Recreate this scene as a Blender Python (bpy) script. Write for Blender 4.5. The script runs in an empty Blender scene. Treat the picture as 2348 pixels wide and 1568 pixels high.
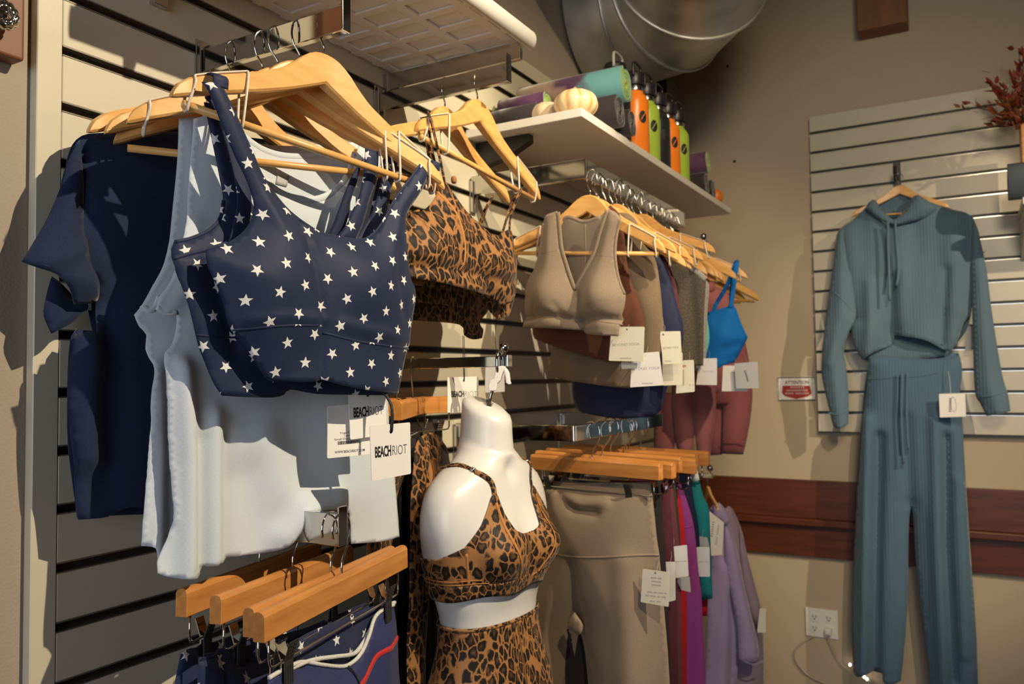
import bpy, bmesh, math, random
import numpy as np
from mathutils import Vector, Matrix, noise as mnoise
from mathutils.geometry import delaunay_2d_cdt

random.seed(7)
SC = bpy.context.scene
COL = SC.collection
R = math.radians

# ------------------------------------------------------------------ camera
FPX, YAW, PIT, ROL = 1839.385, .51976, .0444446, -.0136577
CAM = np.array([1.04094, 0.0, 1.5])
DB = 3.24514                      # distance of the back wall
_c, _s = math.cos, math.sin
FWD = np.array([-_s(YAW)*_c(PIT), _c(YAW)*_c(PIT), _s(PIT)])
_r0 = np.array([_c(YAW), _s(YAW), 0.0]); _u0 = np.cross(_r0, FWD)
RGT = _c(ROL)*_r0+_s(ROL)*_u0
UPV = -_s(ROL)*_r0+_c(ROL)*_u0
cd = bpy.data.cameras.new('camera'); cam = bpy.data.objects.new('camera', cd); COL.objects.link(cam)
M = Matrix.Identity(4)
for i in range(3):
    M[i][0], M[i][1], M[i][2], M[i][3] = RGT[i], UPV[i], -FWD[i], CAM[i]
cam.matrix_world = M
cd.sensor_fit = 'HORIZONTAL'; cd.sensor_width = 36.0; cd.lens = 36.0*FPX/2348.0
cd.clip_start = .02; cd.clip_end = 60
cd.dof.use_dof = True; cd.dof.focus_distance = 1.08; cd.dof.aperture_fstop = 7.0
SC.camera = cam

# ------------------------------------------------------------------ world, lights, exposure
w = bpy.data.worlds.new('world'); SC.world = w; w.use_nodes = True
w.node_tree.nodes['Background'].inputs[0].default_value = (.55, .62, .75, 1)
w.node_tree.nodes['Background'].inputs[1].default_value = .04
SC.view_settings.view_transform = 'Standard'; SC.view_settings.look = 'None'
SC.view_settings.gamma = 1.0; SC.view_settings.use_curve_mapping = False
SC.view_settings.exposure = 0.0

def spot(name, loc, aim, power, angle, blend, col, rad):
    l = bpy.data.lights.new(name, 'SPOT'); l.energy = power; l.spot_size = R(angle); l.spot_blend = blend
    l.color = col; l.shadow_soft_size = rad
    o = bpy.data.objects.new(name, l); COL.objects.link(o); o.location = loc
    o.rotation_euler = (Vector(aim)-Vector(loc)).to_track_quat('-Z', 'Y').to_euler(); return o
def area(name, loc, aim, power, sx, sy, col):
    l = bpy.data.lights.new(name, 'AREA'); l.energy = power; l.shape = 'RECTANGLE'; l.size = sx; l.size_y = sy; l.color = col
    o = bpy.data.objects.new(name, l); COL.objects.link(o); o.location = loc
    o.rotation_euler = (Vector(aim)-Vector(loc)).to_track_quat('-Z', 'Y').to_euler(); return o
WARM = (1.0, .80, .52)
spot('track_spot_near', (2.00, 1.00, 2.95), (.10, .85, 1.70), 265, 60, .35, (1.0, .84, .60), .013)
spot('track_spot_rack', (1.75, .35, 3.00), (.30, 2.05, 1.60), 125, 52, .5, WARM, .018)
spot('track_spot_back', (3.05, 1.10, 2.95), (1.20, 3.20, 1.50), 260, 32, .7, (1.0, .81, .57), .018)
spot('track_spot_left', (1.35, .30, 2.62), (.55, 3.20, 1.75), 78, 56, .8, (1.0, .80, .52), .20)
area('window_daylight', (1.3, -2.3, 1.7), (.3, 1.2, 1.4), 38, 2.0, 1.5, (.80, .87, 1.0))

# ------------------------------------------------------------------ pixel <-> space helpers (the survey of the photograph)
def ray(px, py):
    return FWD+(px-1174.0)/FPX*RGT-(py-784.0)/FPX*UPV
def onx(px, py, x=0.0):
    d = ray(px, py); return CAM+(x-CAM[0])/d[0]*d
def ony(px, py, y=DB):
    d = ray(px, py); return CAM+(y-CAM[1])/d[1]*d
def onz(px, py, z):
    d = ray(px, py); return CAM+(z-CAM[2])/d[2]*d

class Plane:
    """vertical plane through P0 with horizontal direction at `ang` degrees; n faces the aisle"""
    def __init__(s, P0, ang):
        a = R(ang); s.P0 = np.array(P0, float)
        s.h = np.array([_c(a), _s(a), 0.0]); s.n = np.array([_s(a), -_c(a), 0.0]); s.z = np.array([0, 0, 1.0])
    def at(s, off):
        q = Plane.__new__(Plane); q.h, q.n, q.z = s.h, s.n, s.z; q.P0 = s.P0+off*s.n; return q
    def uv(s, px, py):
        d = ray(px, py); t = ((s.P0-CAM)@s.n)/(d@s.n); p = CAM+t*d-s.P0
        return float(p@s.h), float(p[2])
    def w(s, u, v, o=0.0):
        return s.P0+u*s.h+v*s.z+o*s.n
    def px(s, px, py, o=0.0):
        u, v = s.uv(px, py); return s.w(u, v, o)

# ------------------------------------------------------------------ materials
def mat(name, col, rough=.5, metal=0.0, **k):
    m = bpy.data.materials.new(name); m.use_nodes = True
    b = m.node_tree.nodes['Principled BSDF']
    b.inputs['Base Color'].default_value = (*col, 1); b.inputs['Roughness'].default_value = rough
    b.inputs['Metallic'].default_value = metal
    for kk, v in k.items(): b.inputs[kk.replace('_', ' ')].default_value = v
    return m
def nt(m): return m.node_tree.nodes, m.node_tree.links, m.node_tree.nodes['Principled BSDF']
def add_bump(m, scale, strength, dist=.001, coord='Object', detail=2.0, stretch=None):
    n, l, b = nt(m)
    tc = n.new('ShaderNodeTexCoord'); no = n.new('ShaderNodeTexNoise'); bu = n.new('ShaderNodeBump')
    no.inputs['Scale'].default_value = scale; no.inputs['Detail'].default_value = detail
    bu.inputs['Strength'].default_value = strength; bu.inputs['Distance'].default_value = dist
    src = tc.outputs[coord]
    if stretch:
        mp = n.new('ShaderNodeMapping'); mp.inputs['Scale'].default_value = stretch; l.new(src, mp.inputs[0]); src = mp.outputs[0]
    l.new(src, no.inputs['Vector']); l.new(no.outputs['Fac'], bu.inputs['Height']); l.new(bu.outputs[0], b.inputs['Normal'])
    return m
def vary(m, c1, c2, scale, coord='Object', stretch=None, lo=.35, hi=.65, detail=3.0):
    n, l, b = nt(m)
    tc = n.new('ShaderNodeTexCoord'); no = n.new('ShaderNodeTexNoise'); rp = n.new('ShaderNodeValToRGB')
    no.inputs['Scale'].default_value = scale; no.inputs['Detail'].default_value = detail
    src = tc.outputs[coord]
    if stretch:
        mp = n.new('ShaderNodeMapping'); mp.inputs['Scale'].default_value = stretch; l.new(src, mp.inputs[0]); src = mp.outputs[0]
    l.new(src, no.inputs['Vector']); l.new(no.outputs['Fac'], rp.inputs[0])
    rp.color_ramp.elements[0].position = lo; rp.color_ramp.elements[1].position = hi
    rp.color_ramp.elements[0].color = (*c1, 1); rp.color_ramp.elements[1].color = (*c2, 1)
    l.new(rp.outputs[0], b.inputs['Base Color']); return m
def cloth(name, col, rough=.9, sheen=.25, weave=900, bs=.35, heather=.12):
    m = mat(name, col, rough, Sheen_Weight=sheen, Sheen_Roughness=.4)
    m.node_tree.nodes['Principled BSDF'].inputs['Specular IOR Level'].default_value = .25
    vary(m, tuple(c*(1-heather) for c in col), tuple(min(1, c*(1+heather)) for c in col), weave*.6, 'UV')
    add_bump(m, weave, bs, .0006, 'UV'); return m
def ribbed(name, col, pitch):
    m = cloth(name, col)
    n, l, b = nt(m); tc = n.new('ShaderNodeTexCoord'); wv = n.new('ShaderNodeTexWave'); bu = n.new('ShaderNodeBump')
    wv.bands_direction = 'X'; wv.inputs['Scale'].default_value = .3142/pitch*1.0; wv.inputs['Distortion'].default_value = .4
    bu.inputs['Strength'].default_value = .32; bu.inputs['Distance'].default_value = .0016
    l.new(tc.outputs['UV'], wv.inputs['Vector']); l.new(wv.outputs['Fac'], bu.inputs['Height']); l.new(bu.outputs[0], b.inputs['Normal']); return m

def mth(n, l, op, a, b=None, c=None):
    q = n.new('ShaderNodeMath'); q.operation = op
    for i, v in enumerate((a, b, c)):
        if v is None: continue
        if isinstance(v, (int, float)): q.inputs[i].default_value = v
        else: l.new(v, q.inputs[i])
    return q.outputs[0]
def star_cloth(name, base, starcol, pitch=.0405, size=.0082):
    m = cloth(name, base, .62, .15, 1100, .2, .10)
    n, l, b = nt(m)
    old = b.inputs['Base Color'].links[0].from_socket
    tc = n.new('ShaderNodeTexCoord'); sp = n.new('ShaderNodeSeparateXYZ'); l.new(tc.outputs['UV'], sp.inputs[0])
    a = lambda op, x, y=None, z=None: mth(n, l, op, x, y, z)
    # rotated lattice, staggered rows
    ca, sa = math.cos(.30), math.sin(.30)
    U = a('ADD', a('MULTIPLY', sp.outputs[0], ca), a('MULTIPLY', sp.outputs[1], sa))
    V = a('SUBTRACT', a('MULTIPLY', sp.outputs[1], ca), a('MULTIPLY', sp.outputs[0], sa))
    sv = pitch*.80; v = a('DIVIDE', V, sv); row = a('FLOOR', v)
    odd = a('MULTIPLY', a('MODULO', a('ABSOLUTE', row), 2.0), .5)
    u = a('ADD', a('DIVIDE', U, pitch), odd); colm = a('FLOOR', u)
    fx = a('MULTIPLY', a('SUBTRACT', a('SUBTRACT', u, colm), .5), pitch)
    fy = a('MULTIPLY', a('SUBTRACT', a('SUBTRACT', v, row), .5), sv)
    wn = n.new('ShaderNodeTexWhiteNoise'); wn.noise_dimensions = '2D'
    cb = n.new('ShaderNodeCombineXYZ'); l.new(colm, cb.inputs[0]); l.new(row, cb.inputs[1]); l.new(cb.outputs[0], wn.inputs['Vector'])
    rot = a('ADD', a('MULTIPLY', a('SUBTRACT', wn.outputs['Value'], .5), .9), R(90))
    ang = a('SUBTRACT', a('ARCTAN2', fy, fx), rot)
    rad = a('SQRT', a('ADD', a('MULTIPLY', fx, fx), a('MULTIPLY', fy, fy)))
    k = R(72)
    am = a('ABSOLUTE', a('SUBTRACT', a('MODULO', a('ADD', ang, k*.5+k*10), k), k*.5))
    px = a('MULTIPLY', rad, a('COSINE', am)); py = a('MULTIPLY', rad, a('SINE', am))
    r = size*.42; nx = r*math.sin(R(36)); ny = size-r*math.cos(R(36)); cc = size*r*math.sin(R(36))
    ins = a('LESS_THAN', a('ADD', a('MULTIPLY', px, nx), a('MULTIPLY', py, ny)), cc)
    mx = n.new('ShaderNodeMixRGB'); l.new(ins, mx.inputs[0]); l.new(old, mx.inputs[1]); mx.inputs[2].default_value = (*starcol, 1)
    l.new(mx.outputs[0], b.inputs['Base Color']); return m
def leopard_cloth(name, scale=63):
    m = cloth(name, (.4, .18, .05), .6, .1, 1100, .15, .0)
    n, l, b = nt(m)
    tc = n.new('ShaderNodeTexCoord'); mp = n.new('ShaderNodeMapping'); mp.inputs['Scale'].default_value = (1, .72, 1)
    l.new(tc.outputs['UV'], mp.inputs[0])
    nz = n.new('ShaderNodeTexNoise'); nz.inputs['Scale'].default_value = 85; nz.inputs['Detail'].default_value = 2
    l.new(mp.outputs[0], nz.inputs['Vector'])
    ad = n.new('ShaderNodeVectorMath'); ad.operation = 'MULTIPLY_ADD'; l.new(nz.outputs['Color'], ad.inputs[0])
    ad.inputs[1].default_value = (.0125, .0125, 0); l.new(mp.outputs[0], ad.inputs[2])
    vo = n.new('ShaderNodeTexVoronoi'); vo.feature = 'DISTANCE_TO_EDGE'; vo.inputs['Scale'].default_value = scale
    l.new(ad.outputs[0], vo.inputs['Vector'])
    v1 = n.new('ShaderNodeTexVoronoi'); v1.feature = 'F1'; v1.inputs['Scale'].default_value = scale; l.new(ad.outputs[0], v1.inputs['Vector'])
    r0 = n.new('ShaderNodeValToRGB'); l.new(vo.outputs['Distance'], r0.inputs[0])
    r0.color_ramp.elements[0].position = .03; r0.color_ramp.elements[1].position = .10
    r3 = n.new('ShaderNodeValToRGB'); l.new(v1.outputs['Distance'], r3.inputs[0])
    r3.color_ramp.elements[0].position = .58; r3.color_ramp.elements[1].position = .72
    r3.color_ramp.elements[0].color = (1, 1, 1, 1); r3.color_ramp.elements[1].color = (0, 0, 0, 1)
    r1 = n.new('ShaderNodeMixRGB'); r1.blend_type = 'MULTIPLY'; r1.inputs[0].default_value = 1.0
    l.new(r0.outputs[0], r1.inputs[1]); l.new(r3.outputs[0], r1.inputs[2])
    r2 = n.new('ShaderNodeValToRGB'); l.new(v1.outputs['Distance'], r2.inputs[0])
    r2.color_ramp.elements[0].position = .12; r2.color_ramp.elements[1].position = .34
    r2.color_ramp.elements[0].color = (.095, .045, .020, 1); r2.color_ramp.elements[1].color = (.010, .007, .006, 1)
    mx = n.new('ShaderNodeMixRGB'); l.new(r1.outputs[0], mx.inputs[0]); mx.inputs[1].default_value = (.305, .142, .049, 1)
    l.new(r2.outputs[0], mx.inputs[2]); l.new(mx.outputs[0], b.inputs['Base Color']); return m
def wood(name, c1, c2, stretch=(60, 6, 60), rough=.38, coord='Object'):
    m = mat(name, c1, rough); vary(m, c1, c2, 1.0, coord, stretch, .3, .72, 4.0); return m

MT = {}
MT['slat'] = add_bump(mat('slat_laminate', (.57, .52, .395), .34), 180, .12, .0008)
MT['groove'] = mat('slat_insert', (.055, .048, .042), .35, .6)
MT['lip'] = mat('slat_lip', (.30, .27, .22), .3, .7)
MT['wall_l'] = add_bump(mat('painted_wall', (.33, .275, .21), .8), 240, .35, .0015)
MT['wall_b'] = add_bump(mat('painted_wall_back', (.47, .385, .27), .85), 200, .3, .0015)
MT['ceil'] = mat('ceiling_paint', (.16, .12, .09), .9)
MT['floor'] = wood('floor_boards', (.12, .07, .04), (.2, .12, .07), (3, 30, 3), .5)
MT['chrome'] = mat('chrome', (.60, .585, .56), .07, 1.0)
MT['chrome_dull'] = add_bump(mat('brushed_chrome', (.60, .58, .54), .2, 1.0), 300, .1, .0004)
MT['maple'] = wood('maple', (.66, .345, .10), (.80, .455, .155), (14, 90, 90), .33)
MT['cedar'] = wood('orange_wood', (.44, .17, .038), (.62, .27, .07), (9, 80, 80), .4)
MT['mahog'] = wood('mahogany', (.075, .018, .007), (.125, .032, .012), (5, 60, 60), .35)
MT['brownbox'] = wood('brown_wood', (.13, .047, .019), (.18, .068, .028), (12, 12, 3), .5)
MT['white_plastic'] = mat('white_plastic', (.78, .75, .70), .42)
MT['white_gloss'] = mat('mannequin_white', (.62, .615, .605), .33, Coat_Weight=.15)
MT['white_paint'] = mat('white_shelf', (.74, .70, .64), .4)
MT['silicone'] = mat('silicone', (.66, .57, .46), .4)
MT['ring_grey'] = mat('loop_grey', (.34, .33, .32), .4)
MT['card'] = mat('card', (.80, .78, .74), .55)
MT['card_warm'] = mat('card_warm', (.72, .68, .55), .6)
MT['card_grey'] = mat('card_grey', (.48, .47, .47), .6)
MT['ink'] = mat('ink', (.012, .012, .014), .6)
MT['ink_grey'] = mat('ink_grey', (.20, .19, .19), .7)
MT['ink_white'] = mat('ink_white', (.7, .66, .62), .6)
MT['black'] = mat('black_plastic', (.012, .012, .013), .4)
MT['black_pad'] = mat('clip_pad', (.03, .028, .028), .45)
MT['cord_black'] = mat('black_cord', (.01, .01, .01), .6)
MT['red'] = mat('red_print', (.35, .02, .015), .5)
MT['galv'] = vary(add_bump(mat('galvanised', (.36, .36, .34), .42, .75), 9, .25, .01), (.34, .34, .30), (.58, .58, .54), 6, 'Object')
# fabrics
MT['star'] = star_cloth('navy_star_fabric', (.0135, .0215, .060), (.72, .71, .68))
MT['star_b'] = star_cloth('navy_star_fabric_shorts', (.020, .026, .075), (.70, .70, .68), .046, .0088)
MT['navy_in'] = cloth('navy_lining', (.012, .016, .05), .7, .1)
MT['navy'] = cloth('navy_jersey', (.012, .022, .058), .9, .25, 900, .2, .12)
MT['navy_short'] = cloth('navy_swim', (.030, .037, .115), .6, .15)
MT['white'] = cloth('white_jersey', (.58, .635, .69), .9, .1, 1000, .25, .03)
MT['leo'] = leopard_cloth('leopard_fabric')
MT['leo_far'] = leopard_cloth('leopard_fabric_leggings', 66)
MT['leo_m'] = leopard_cloth('leopard_fabric_fine', 74)
MT['leo_strap'] = leopard_cloth('leopard_strap', 110)
MT['tan'] = cloth('tan_lining', (.36, .15, .04), .7, .1)
MT['taupe'] = cloth('taupe_jersey', (.255, .195, .140), .9, .15, 800, .3, .10)
MT['taupe_d'] = cloth('taupe_lining', (.20, .155, .115), .9, .15)
MT['brown'] = cloth('brown_jersey', (.095, .033, .018), .85, .1)
MT['khaki'] = cloth('khaki_jersey', (.17, .12, .075), .9, .1)
MT['maroon'] = cloth('maroon_jersey', (.12, .035, .045), .9, .1)
MT['charcoal'] = cloth('charcoal_heather', (.105, .088, .070), .9, .1, 500, .4, .3)
MT['grey'] = cloth('grey_heather', (.36, .34, .31), .9, .1, 500, .4, .2)
MT['aqua'] = cloth('aqua_jersey', (.16, .55, .55), .8, .1)
MT['rose'] = cloth('rose_fleece', (.40, .145, .155), .95, .3)
MT['rose_d'] = cloth('dusty_rose_fleece', (.30, .095, .10), .95, .3)
MT['blue'] = cloth('bright_blue_jersey', (.004, .15, .50), .75, .1)
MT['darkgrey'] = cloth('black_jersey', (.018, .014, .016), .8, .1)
MT['burgundy'] = cloth('burgundy_jersey', (.075, .016, .028), .85, .1)
MT['olive'] = cloth('olive_jersey', (.045, .035, .028), .85, .1)
MT['magenta'] = cloth('magenta_jersey', (.26, .045, .22), .85, .15)
MT['teal'] = cloth('teal_jersey', (.012, .20, .22), .85, .1)
MT['redcloth'] = cloth('red_jersey', (.42, .012, .02), .85, .1)
MT['lilac'] = cloth('lilac_fleece', (.385, .31, .54), .95, .3)
MT['mauve'] = cloth('mauve_fleece', (.31, .235, .31), .95, .3)
MT['bluerib_daylit'] = ribbed('dusty_blue_rib_daylight_tint', (.075, .140, .205), .010)  # hoodie's rib cloth again, cool daylight tint put into the trouser colour
MT['bluerib'] = ribbed('dusty_blue_rib', (.105, .172, .222), .010)
MT['piping_w'] = cloth('white_piping', (.62, .61, .58), .8, .1)
MT['piping_r'] = cloth('red_piping', (.50, .03, .025), .8, .1)
MT['thread_o'] = cloth('orange_thread', (.42, .18, .05), .8, .1)

# ------------------------------------------------------------------ object helpers
def tag(o, label=None, cat=None, group=None, kind=None):
    if label: o['label'] = label
    if cat: o['category'] = cat
    if group: o['group'] = group
    if kind: o['kind'] = kind
    return o
def empty(name, loc, label=None, cat=None, group=None, kind=None, rotz=0.0):
    o = bpy.data.objects.new(name, None); COL.objects.link(o); o.location = tuple(loc); o.rotation_euler = (0, 0, rotz)
    o.empty_display_size = .02
    return tag(o, label, cat, group, kind)
def world_of(o):
    m = Matrix.LocRotScale(o.location, o.rotation_euler, o.scale)
    if o.parent: m = world_of(o.parent) @ o.matrix_parent_inverse @ m
    return m
def mk(name, verts, faces, m=None, parent=None, smooth=True, uv=None, local=False, label=None):
    me = bpy.data.meshes.new(name)
    me.from_pydata([tuple(map(float, v)) for v in verts], [], [tuple(map(int, f)) for f in faces])
    if m is not None: me.materials.append(m)
    if smooth: me.polygons.foreach_set('use_smooth', [True]*len(me.polygons))
    if uv is not None:
        ul = me.uv_layers.new(name='UVMap'); idx = np.empty(len(me.loops), dtype=np.int32); me.loops.foreach_get('vertex_index', idx)
        ul.data.foreach_set('uv', np.asarray(uv, dtype=np.float32)[idx].ravel())
    me.update()
    o = bpy.data.objects.new(name, me); COL.objects.link(o)
    if parent is not None:
        o.parent = parent
        if not local: o.matrix_parent_inverse = world_of(parent).inverted()
    if label: o['label'] = label
    return o
def bevel(o, wd, seg=2, ang=40):
    b = o.modifiers.new('bevel', 'BEVEL'); b.width = wd; b.segments = seg; b.limit_method = 'ANGLE'; b.angle_limit = R(ang)
    b.harden_normals = False; return o
def solid(o, t, off=0.0):
    s = o.modifiers.new('solid', 'SOLIDIFY'); s.thickness = t; s.offset = off; return o
BOXF = [(0, 3, 2, 1), (4, 5, 6, 7), (0, 1, 5, 4), (1, 2, 6, 5), (2, 3, 7, 6), (3, 0, 4, 7)]
def box(name, lo, hi, m, parent=None, bv=0.0, seg=2, local=False, label=None):
    (a, b, c), (d, e, f) = lo, hi
    v = [(a, b, c), (d, b, c), (d, e, c), (a, e, c), (a, b, f), (d, b, f), (d, e, f), (a, e, f)]
    o = mk(name, v, BOXF, m, parent, False, local=local, label=label)
    if bv: bevel(o, bv, seg)
    return o
def tube_data(path, rad, n=8, cap=True, closed=False):
    P = [Vector(p) for p in path]; k = len(P)
    if not hasattr(rad, '__len__'): rad = [rad]*k
    T = []
    for i in range(k):
        if closed: t = P[(i+1) % k]-P[i-1]
        else: t = P[min(i+1, k-1)]-P[max(i-1, 0)]
        T.append(t.normalized() if t.length > 1e-9 else Vector((0, 0, 1)))
    ref = Vector((0, 0, 1)) if abs(T[0].z) < .9 else Vector((1, 0, 0))
    N = (ref-ref.dot(T[0])*T[0]).normalized(); vs = []; fs = []
    for i in range(k):
        N = (N-N.dot(T[i])*T[i]);
        N = N.normalized() if N.length > 1e-6 else T[i].orthogonal().normalized()
        B = T[i].cross(N)
        for j in range(n):
            a = 2*math.pi*j/n; vs.append(P[i]+rad[i]*(math.cos(a)*N+math.sin(a)*B))
    for i in range(k if closed else k-1):
        for j in range(n):
            a, b = i*n+j, i*n+(j+1) % n; i2 = ((i+1) % k)*n
            fs.append((a, b, i2+(j+1) % n, i2+j))
    if cap and not closed:
        fs.append(tuple(range(n-1, -1, -1))); fs.append(tuple((k-1)*n+j for j in range(n)))
    return vs, fs
def smooth_path(pts, sub=6, closed=False):
    P = [np.array(p, float) for p in pts]; n = len(P); out = []
    for i in range(n if closed else n-1):
        p1, p2 = P[i], P[(i+1) % n]
        p0 = P[i-1] if (i > 0 or closed) else 2*p1-p2
        p3 = P[(i+2) % n] if (i+2 < n or closed) else 2*p2-p1
        for j in range(sub):
            t = j/sub
            out.append(.5*((2*p1)+(-p0+p2)*t+(2*p0-5*p1+4*p2-p3)*t*t+(-p0+3*p1-3*p2+p3)*t**3))
    if not closed: out.append(P[-1])
    return out
def tube(name, path, rad, m, parent=None, n=8, sub=0, closed=False, local=False, label=None):
    if sub: path = smooth_path(path, sub, closed)
    v, f = tube_data(path, rad, n, True, closed); return mk(name, v, f, m, parent, True, local=local, label=label)
class MB:
    """collects several shapes into ONE mesh"""
    def __init__(s): s.v = []; s.f = []
    def add(s, v, f):
        o = len(s.v); s.v += [tuple(map(float, p)) for p in v]; s.f += [tuple(i+o for i in q) for q in f]; return s
    def box(s, lo, hi, mtx=None):
        (a, b, c), (d, e, f) = lo, hi
        v = [Vector(p) for p in ((a, b, c), (d, b, c), (d, e, c), (a, e, c), (a, b, f), (d, b, f), (d, e, f), (a, e, f))]
        if mtx is not None: v = [mtx @ p for p in v]
        return s.add(v, BOXF)
    def tube(s, path, rad, n=8, sub=0, closed=False):
        if sub: path = smooth_path(path, sub, closed)
        return s.add(*tube_data(path, rad, n, True, closed))
    def build(s, name, m, parent=None, smooth=False, local=False, bv=0, label=None):
        o = mk(name, s.v, s.f, m, parent, smooth, local=local, label=label)
        if bv: bevel(o, bv)
        return o
def lathe_data(prof, n=32, axis=None, origin=(0, 0, 0)):
    """prof = [(radius, height)...] around local z, or around `axis`"""
    O = Vector(origin); A = Vector(axis).normalized() if axis is not None else Vector((0, 0, 1))
    X = A.orthogonal().normalized() if axis is not None else Vector((1, 0, 0)); Y = A.cross(X)
    vs = []; fs = []
    for r, z in prof:
        for j in range(n):
            a = 2*math.pi*j/n; vs.append(O+A*z+r*(math.cos(a)*X+math.sin(a)*Y))
    for i in range(len(prof)-1):
        for j in range(n):
            fs.append((i*n+j, i*n+(j+1) % n, (i+1)*n+(j+1) % n, (i+1)*n+j))
    fs.append(tuple(range(n-1, -1, -1))); fs.append(tuple((len(prof)-1)*n+j for j in range(n)))
    return vs, fs
def lathe(name, prof, m, parent=None, n=32, axis=None, origin=(0, 0, 0), label=None, local=False):
    v, f = lathe_data(prof, n, axis, origin); return mk(name, v, f, m, parent, True, label=label, local=local)

# ------------------------------------------------------------------ cloth sheets
def resample(pts, step):
    """pts: (u, v, flags) closed; Catmull-Rom, 'c' = corner, 'o' = the edge that starts here is an open hem"""
    n = len(pts); out = []; op = []
    P = [np.array(p[:2]) for p in pts]; F = [p[2] for p in pts]
    for i in range(n):
        p1, p2 = P[i], P[(i+1) % n]
        p0 = P[i-1] if 'c' not in F[i] else 2*p1-p2
        p3 = P[(i+2) % n] if 'c' not in F[(i+1) % n] else 2*p2-p1
        L = np.linalg.norm(p2-p1); k = max(1, int(round(L/step)))
        for j in range(k):
            t = j/k
            out.append(.5*((2*p1)+(-p0+p2)*t+(2*p0-5*p1+4*p2-p3)*t*t+(-p0+3*p1-3*p2+p3)*t**3)); op.append('o' in F[i])
    return np.array(out), op
def seg_dist(Q, A, B):
    d = np.full(len(Q), 1e9)
    for a, b in zip(A, B):
        ab = b-a; L = ab@ab
        if L < 1e-14: continue
        t = np.clip(((Q-a)@ab)/L, 0, 1); d = np.minimum(d, np.linalg.norm(Q-(a+t[:, None]*ab), axis=1))
    return d
def inside(Q, poly):
    x, y = Q[:, 0], Q[:, 1]; r = np.zeros(len(Q), bool); j = len(poly)-1
    for i in range(len(poly)):
        xi, yi = poly[i]; xj, yj = poly[j]
        if yi != yj:
            r ^= ((yi > y) != (yj > y)) & (x < (xj-xi)*(y-yi)/(yj-yi)+xi)
        j = i
    return r
class Sheet: pass
def sheet(name, pts, pl, m, parent, off=0.0, puff=.015, wd=.03, bumps=(), ridges=(), folds=None, rnd=(.0015, 14.0), res=.008, thick=.0016, back=False, label=None, fine=False):
    S = Sheet(); p2 = pl.at(off); S.pl = p2
    sg = -1.0 if back else 1.0
    P = [(*p2.uv(p[0], p[1]), (p[2] if len(p) > 2 else '')) for p in pts]
    out, op = resample(P, res*.9)
    A = []; B = []
    for i in range(len(out)):
        if not op[i]: A.append(out[i]); B.append(out[(i+1) % len(out)])
    bl = [(*p2.uv(b[0], b[1]), b[2], b[3], b[4]) for b in bumps]
    rl = [([np.array(p2.uv(*q)) for q in r[0]], r[1], r[2]) for r in ridges]
    sd = hash(name) % 1 + (pts[0][0]*.37 % 50)
    def depth(Q):
        d = seg_dist(Q, A, B) if A else np.full(len(Q), .5)
        o = puff*(1-np.exp(-(d/wd)**1.3))
        for u, v, ru, rv, h in bl: o = o+h*np.exp(-((Q[:, 0]-u)/ru)**2-((Q[:, 1]-v)/rv)**2)*(1-np.exp(-d/.012))
        for line, wdt, h in rl:
            q = seg_dist(Q, line[:-1], line[1:]); o = o+h*np.exp(-(q/wdt)**2)
        if folds:
            amp, lam, ph, vt = folds[:4]; v0 = p2.uv(1000, vt)[1] if len(folds) < 5 else folds[4]
            g = np.clip((v0-Q[:, 1])/.18, 0, 1)
            o = o+amp*g*(np.sin(2*math.pi*Q[:, 0]/lam+ph+3*Q[:, 1])+.5*np.sin(2*math.pi*Q[:, 0]/(lam*.53)+1.7*ph-4*Q[:, 1]))*(1-np.exp(-d/.006) if A else 1)
        if rnd:
            a, s = rnd
            o = o+a*np.array([mnoise.noise(Vector((x*s+sd, y*s, sd))) for x, y in Q])
        return sg*o
    S.depth = depth
    lo, hi = out.min(0), out.max(0)
    gx = np.arange(lo[0], hi[0], res); gy = np.arange(lo[1], hi[1], res*.87)
    G = np.array([(x+(res*.5 if j % 2 else 0), y) for j, y in enumerate(gy) for x in gx])
    if len(G):
        G = G[inside(G, out)]
        if len(G):
            dd = seg_dist(G, list(out), list(np.roll(out, -1, 0))); G = G[dd > res*.55]
    V = np.vstack([out, G]) if len(G) else out
    n = len(out)
    r = delaunay_2d_cdt([Vector(v) for v in V], [(i, (i+1) % n) for i in range(n)], [list(range(n))], 1, 1e-6)
    Q = np.array([tuple(v) for v in r[0]]); O = depth(Q)
    if fine:
        E = np.array([(f[i], f[(i+1) % 3]) for f in r[2] for i in range(3)]); cnt = np.zeros(len(Q)); np.add.at(cnt, E[:, 0], 1); np.add.at(cnt, E[:, 1], 1)
        for _ in range(3):
            acc = np.zeros(len(Q)); np.add.at(acc, E[:, 0], O[E[:, 1]]); np.add.at(acc, E[:, 1], O[E[:, 0]]); O = .35*O+.65*acc/np.maximum(cnt, 1)
    W = p2.P0+Q[:, :1]*p2.h+Q[:, 1:2]*p2.z+O[:, None]*p2.n
    S.o = mk(name, W, [tuple(f) for f in r[2]], m, parent, True, uv=Q+.5*(off*3 % 1), label=label)
    if thick: solid(S.o, thick)
    S.o.cycles.shadow_terminator_geometry_offset = .2; S.o.cycles.shadow_terminator_offset = .1
    def at(px, py, extra=0.0):
        q = np.array([p2.uv(px, py)]); return p2.w(q[0, 0], q[0, 1], float(depth(q)[0])+extra)
    S.at = at; return S
def ribbon(name, S, pts, wd, ht, m, parent, sub=5, closed=False, lift=.0, label=None):
    """a raised band (seam, binding, hem) laid along a line of the sheet"""
    P = [np.array(q) for q in smooth_path([np.array(p, float) for p in pts], sub, closed)]
    W = [S.at(p[0], p[1], lift) for p in P]; return ribbon3(name, W, [S.pl.n]*len(W), wd, ht, m, parent, closed, label)
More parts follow.
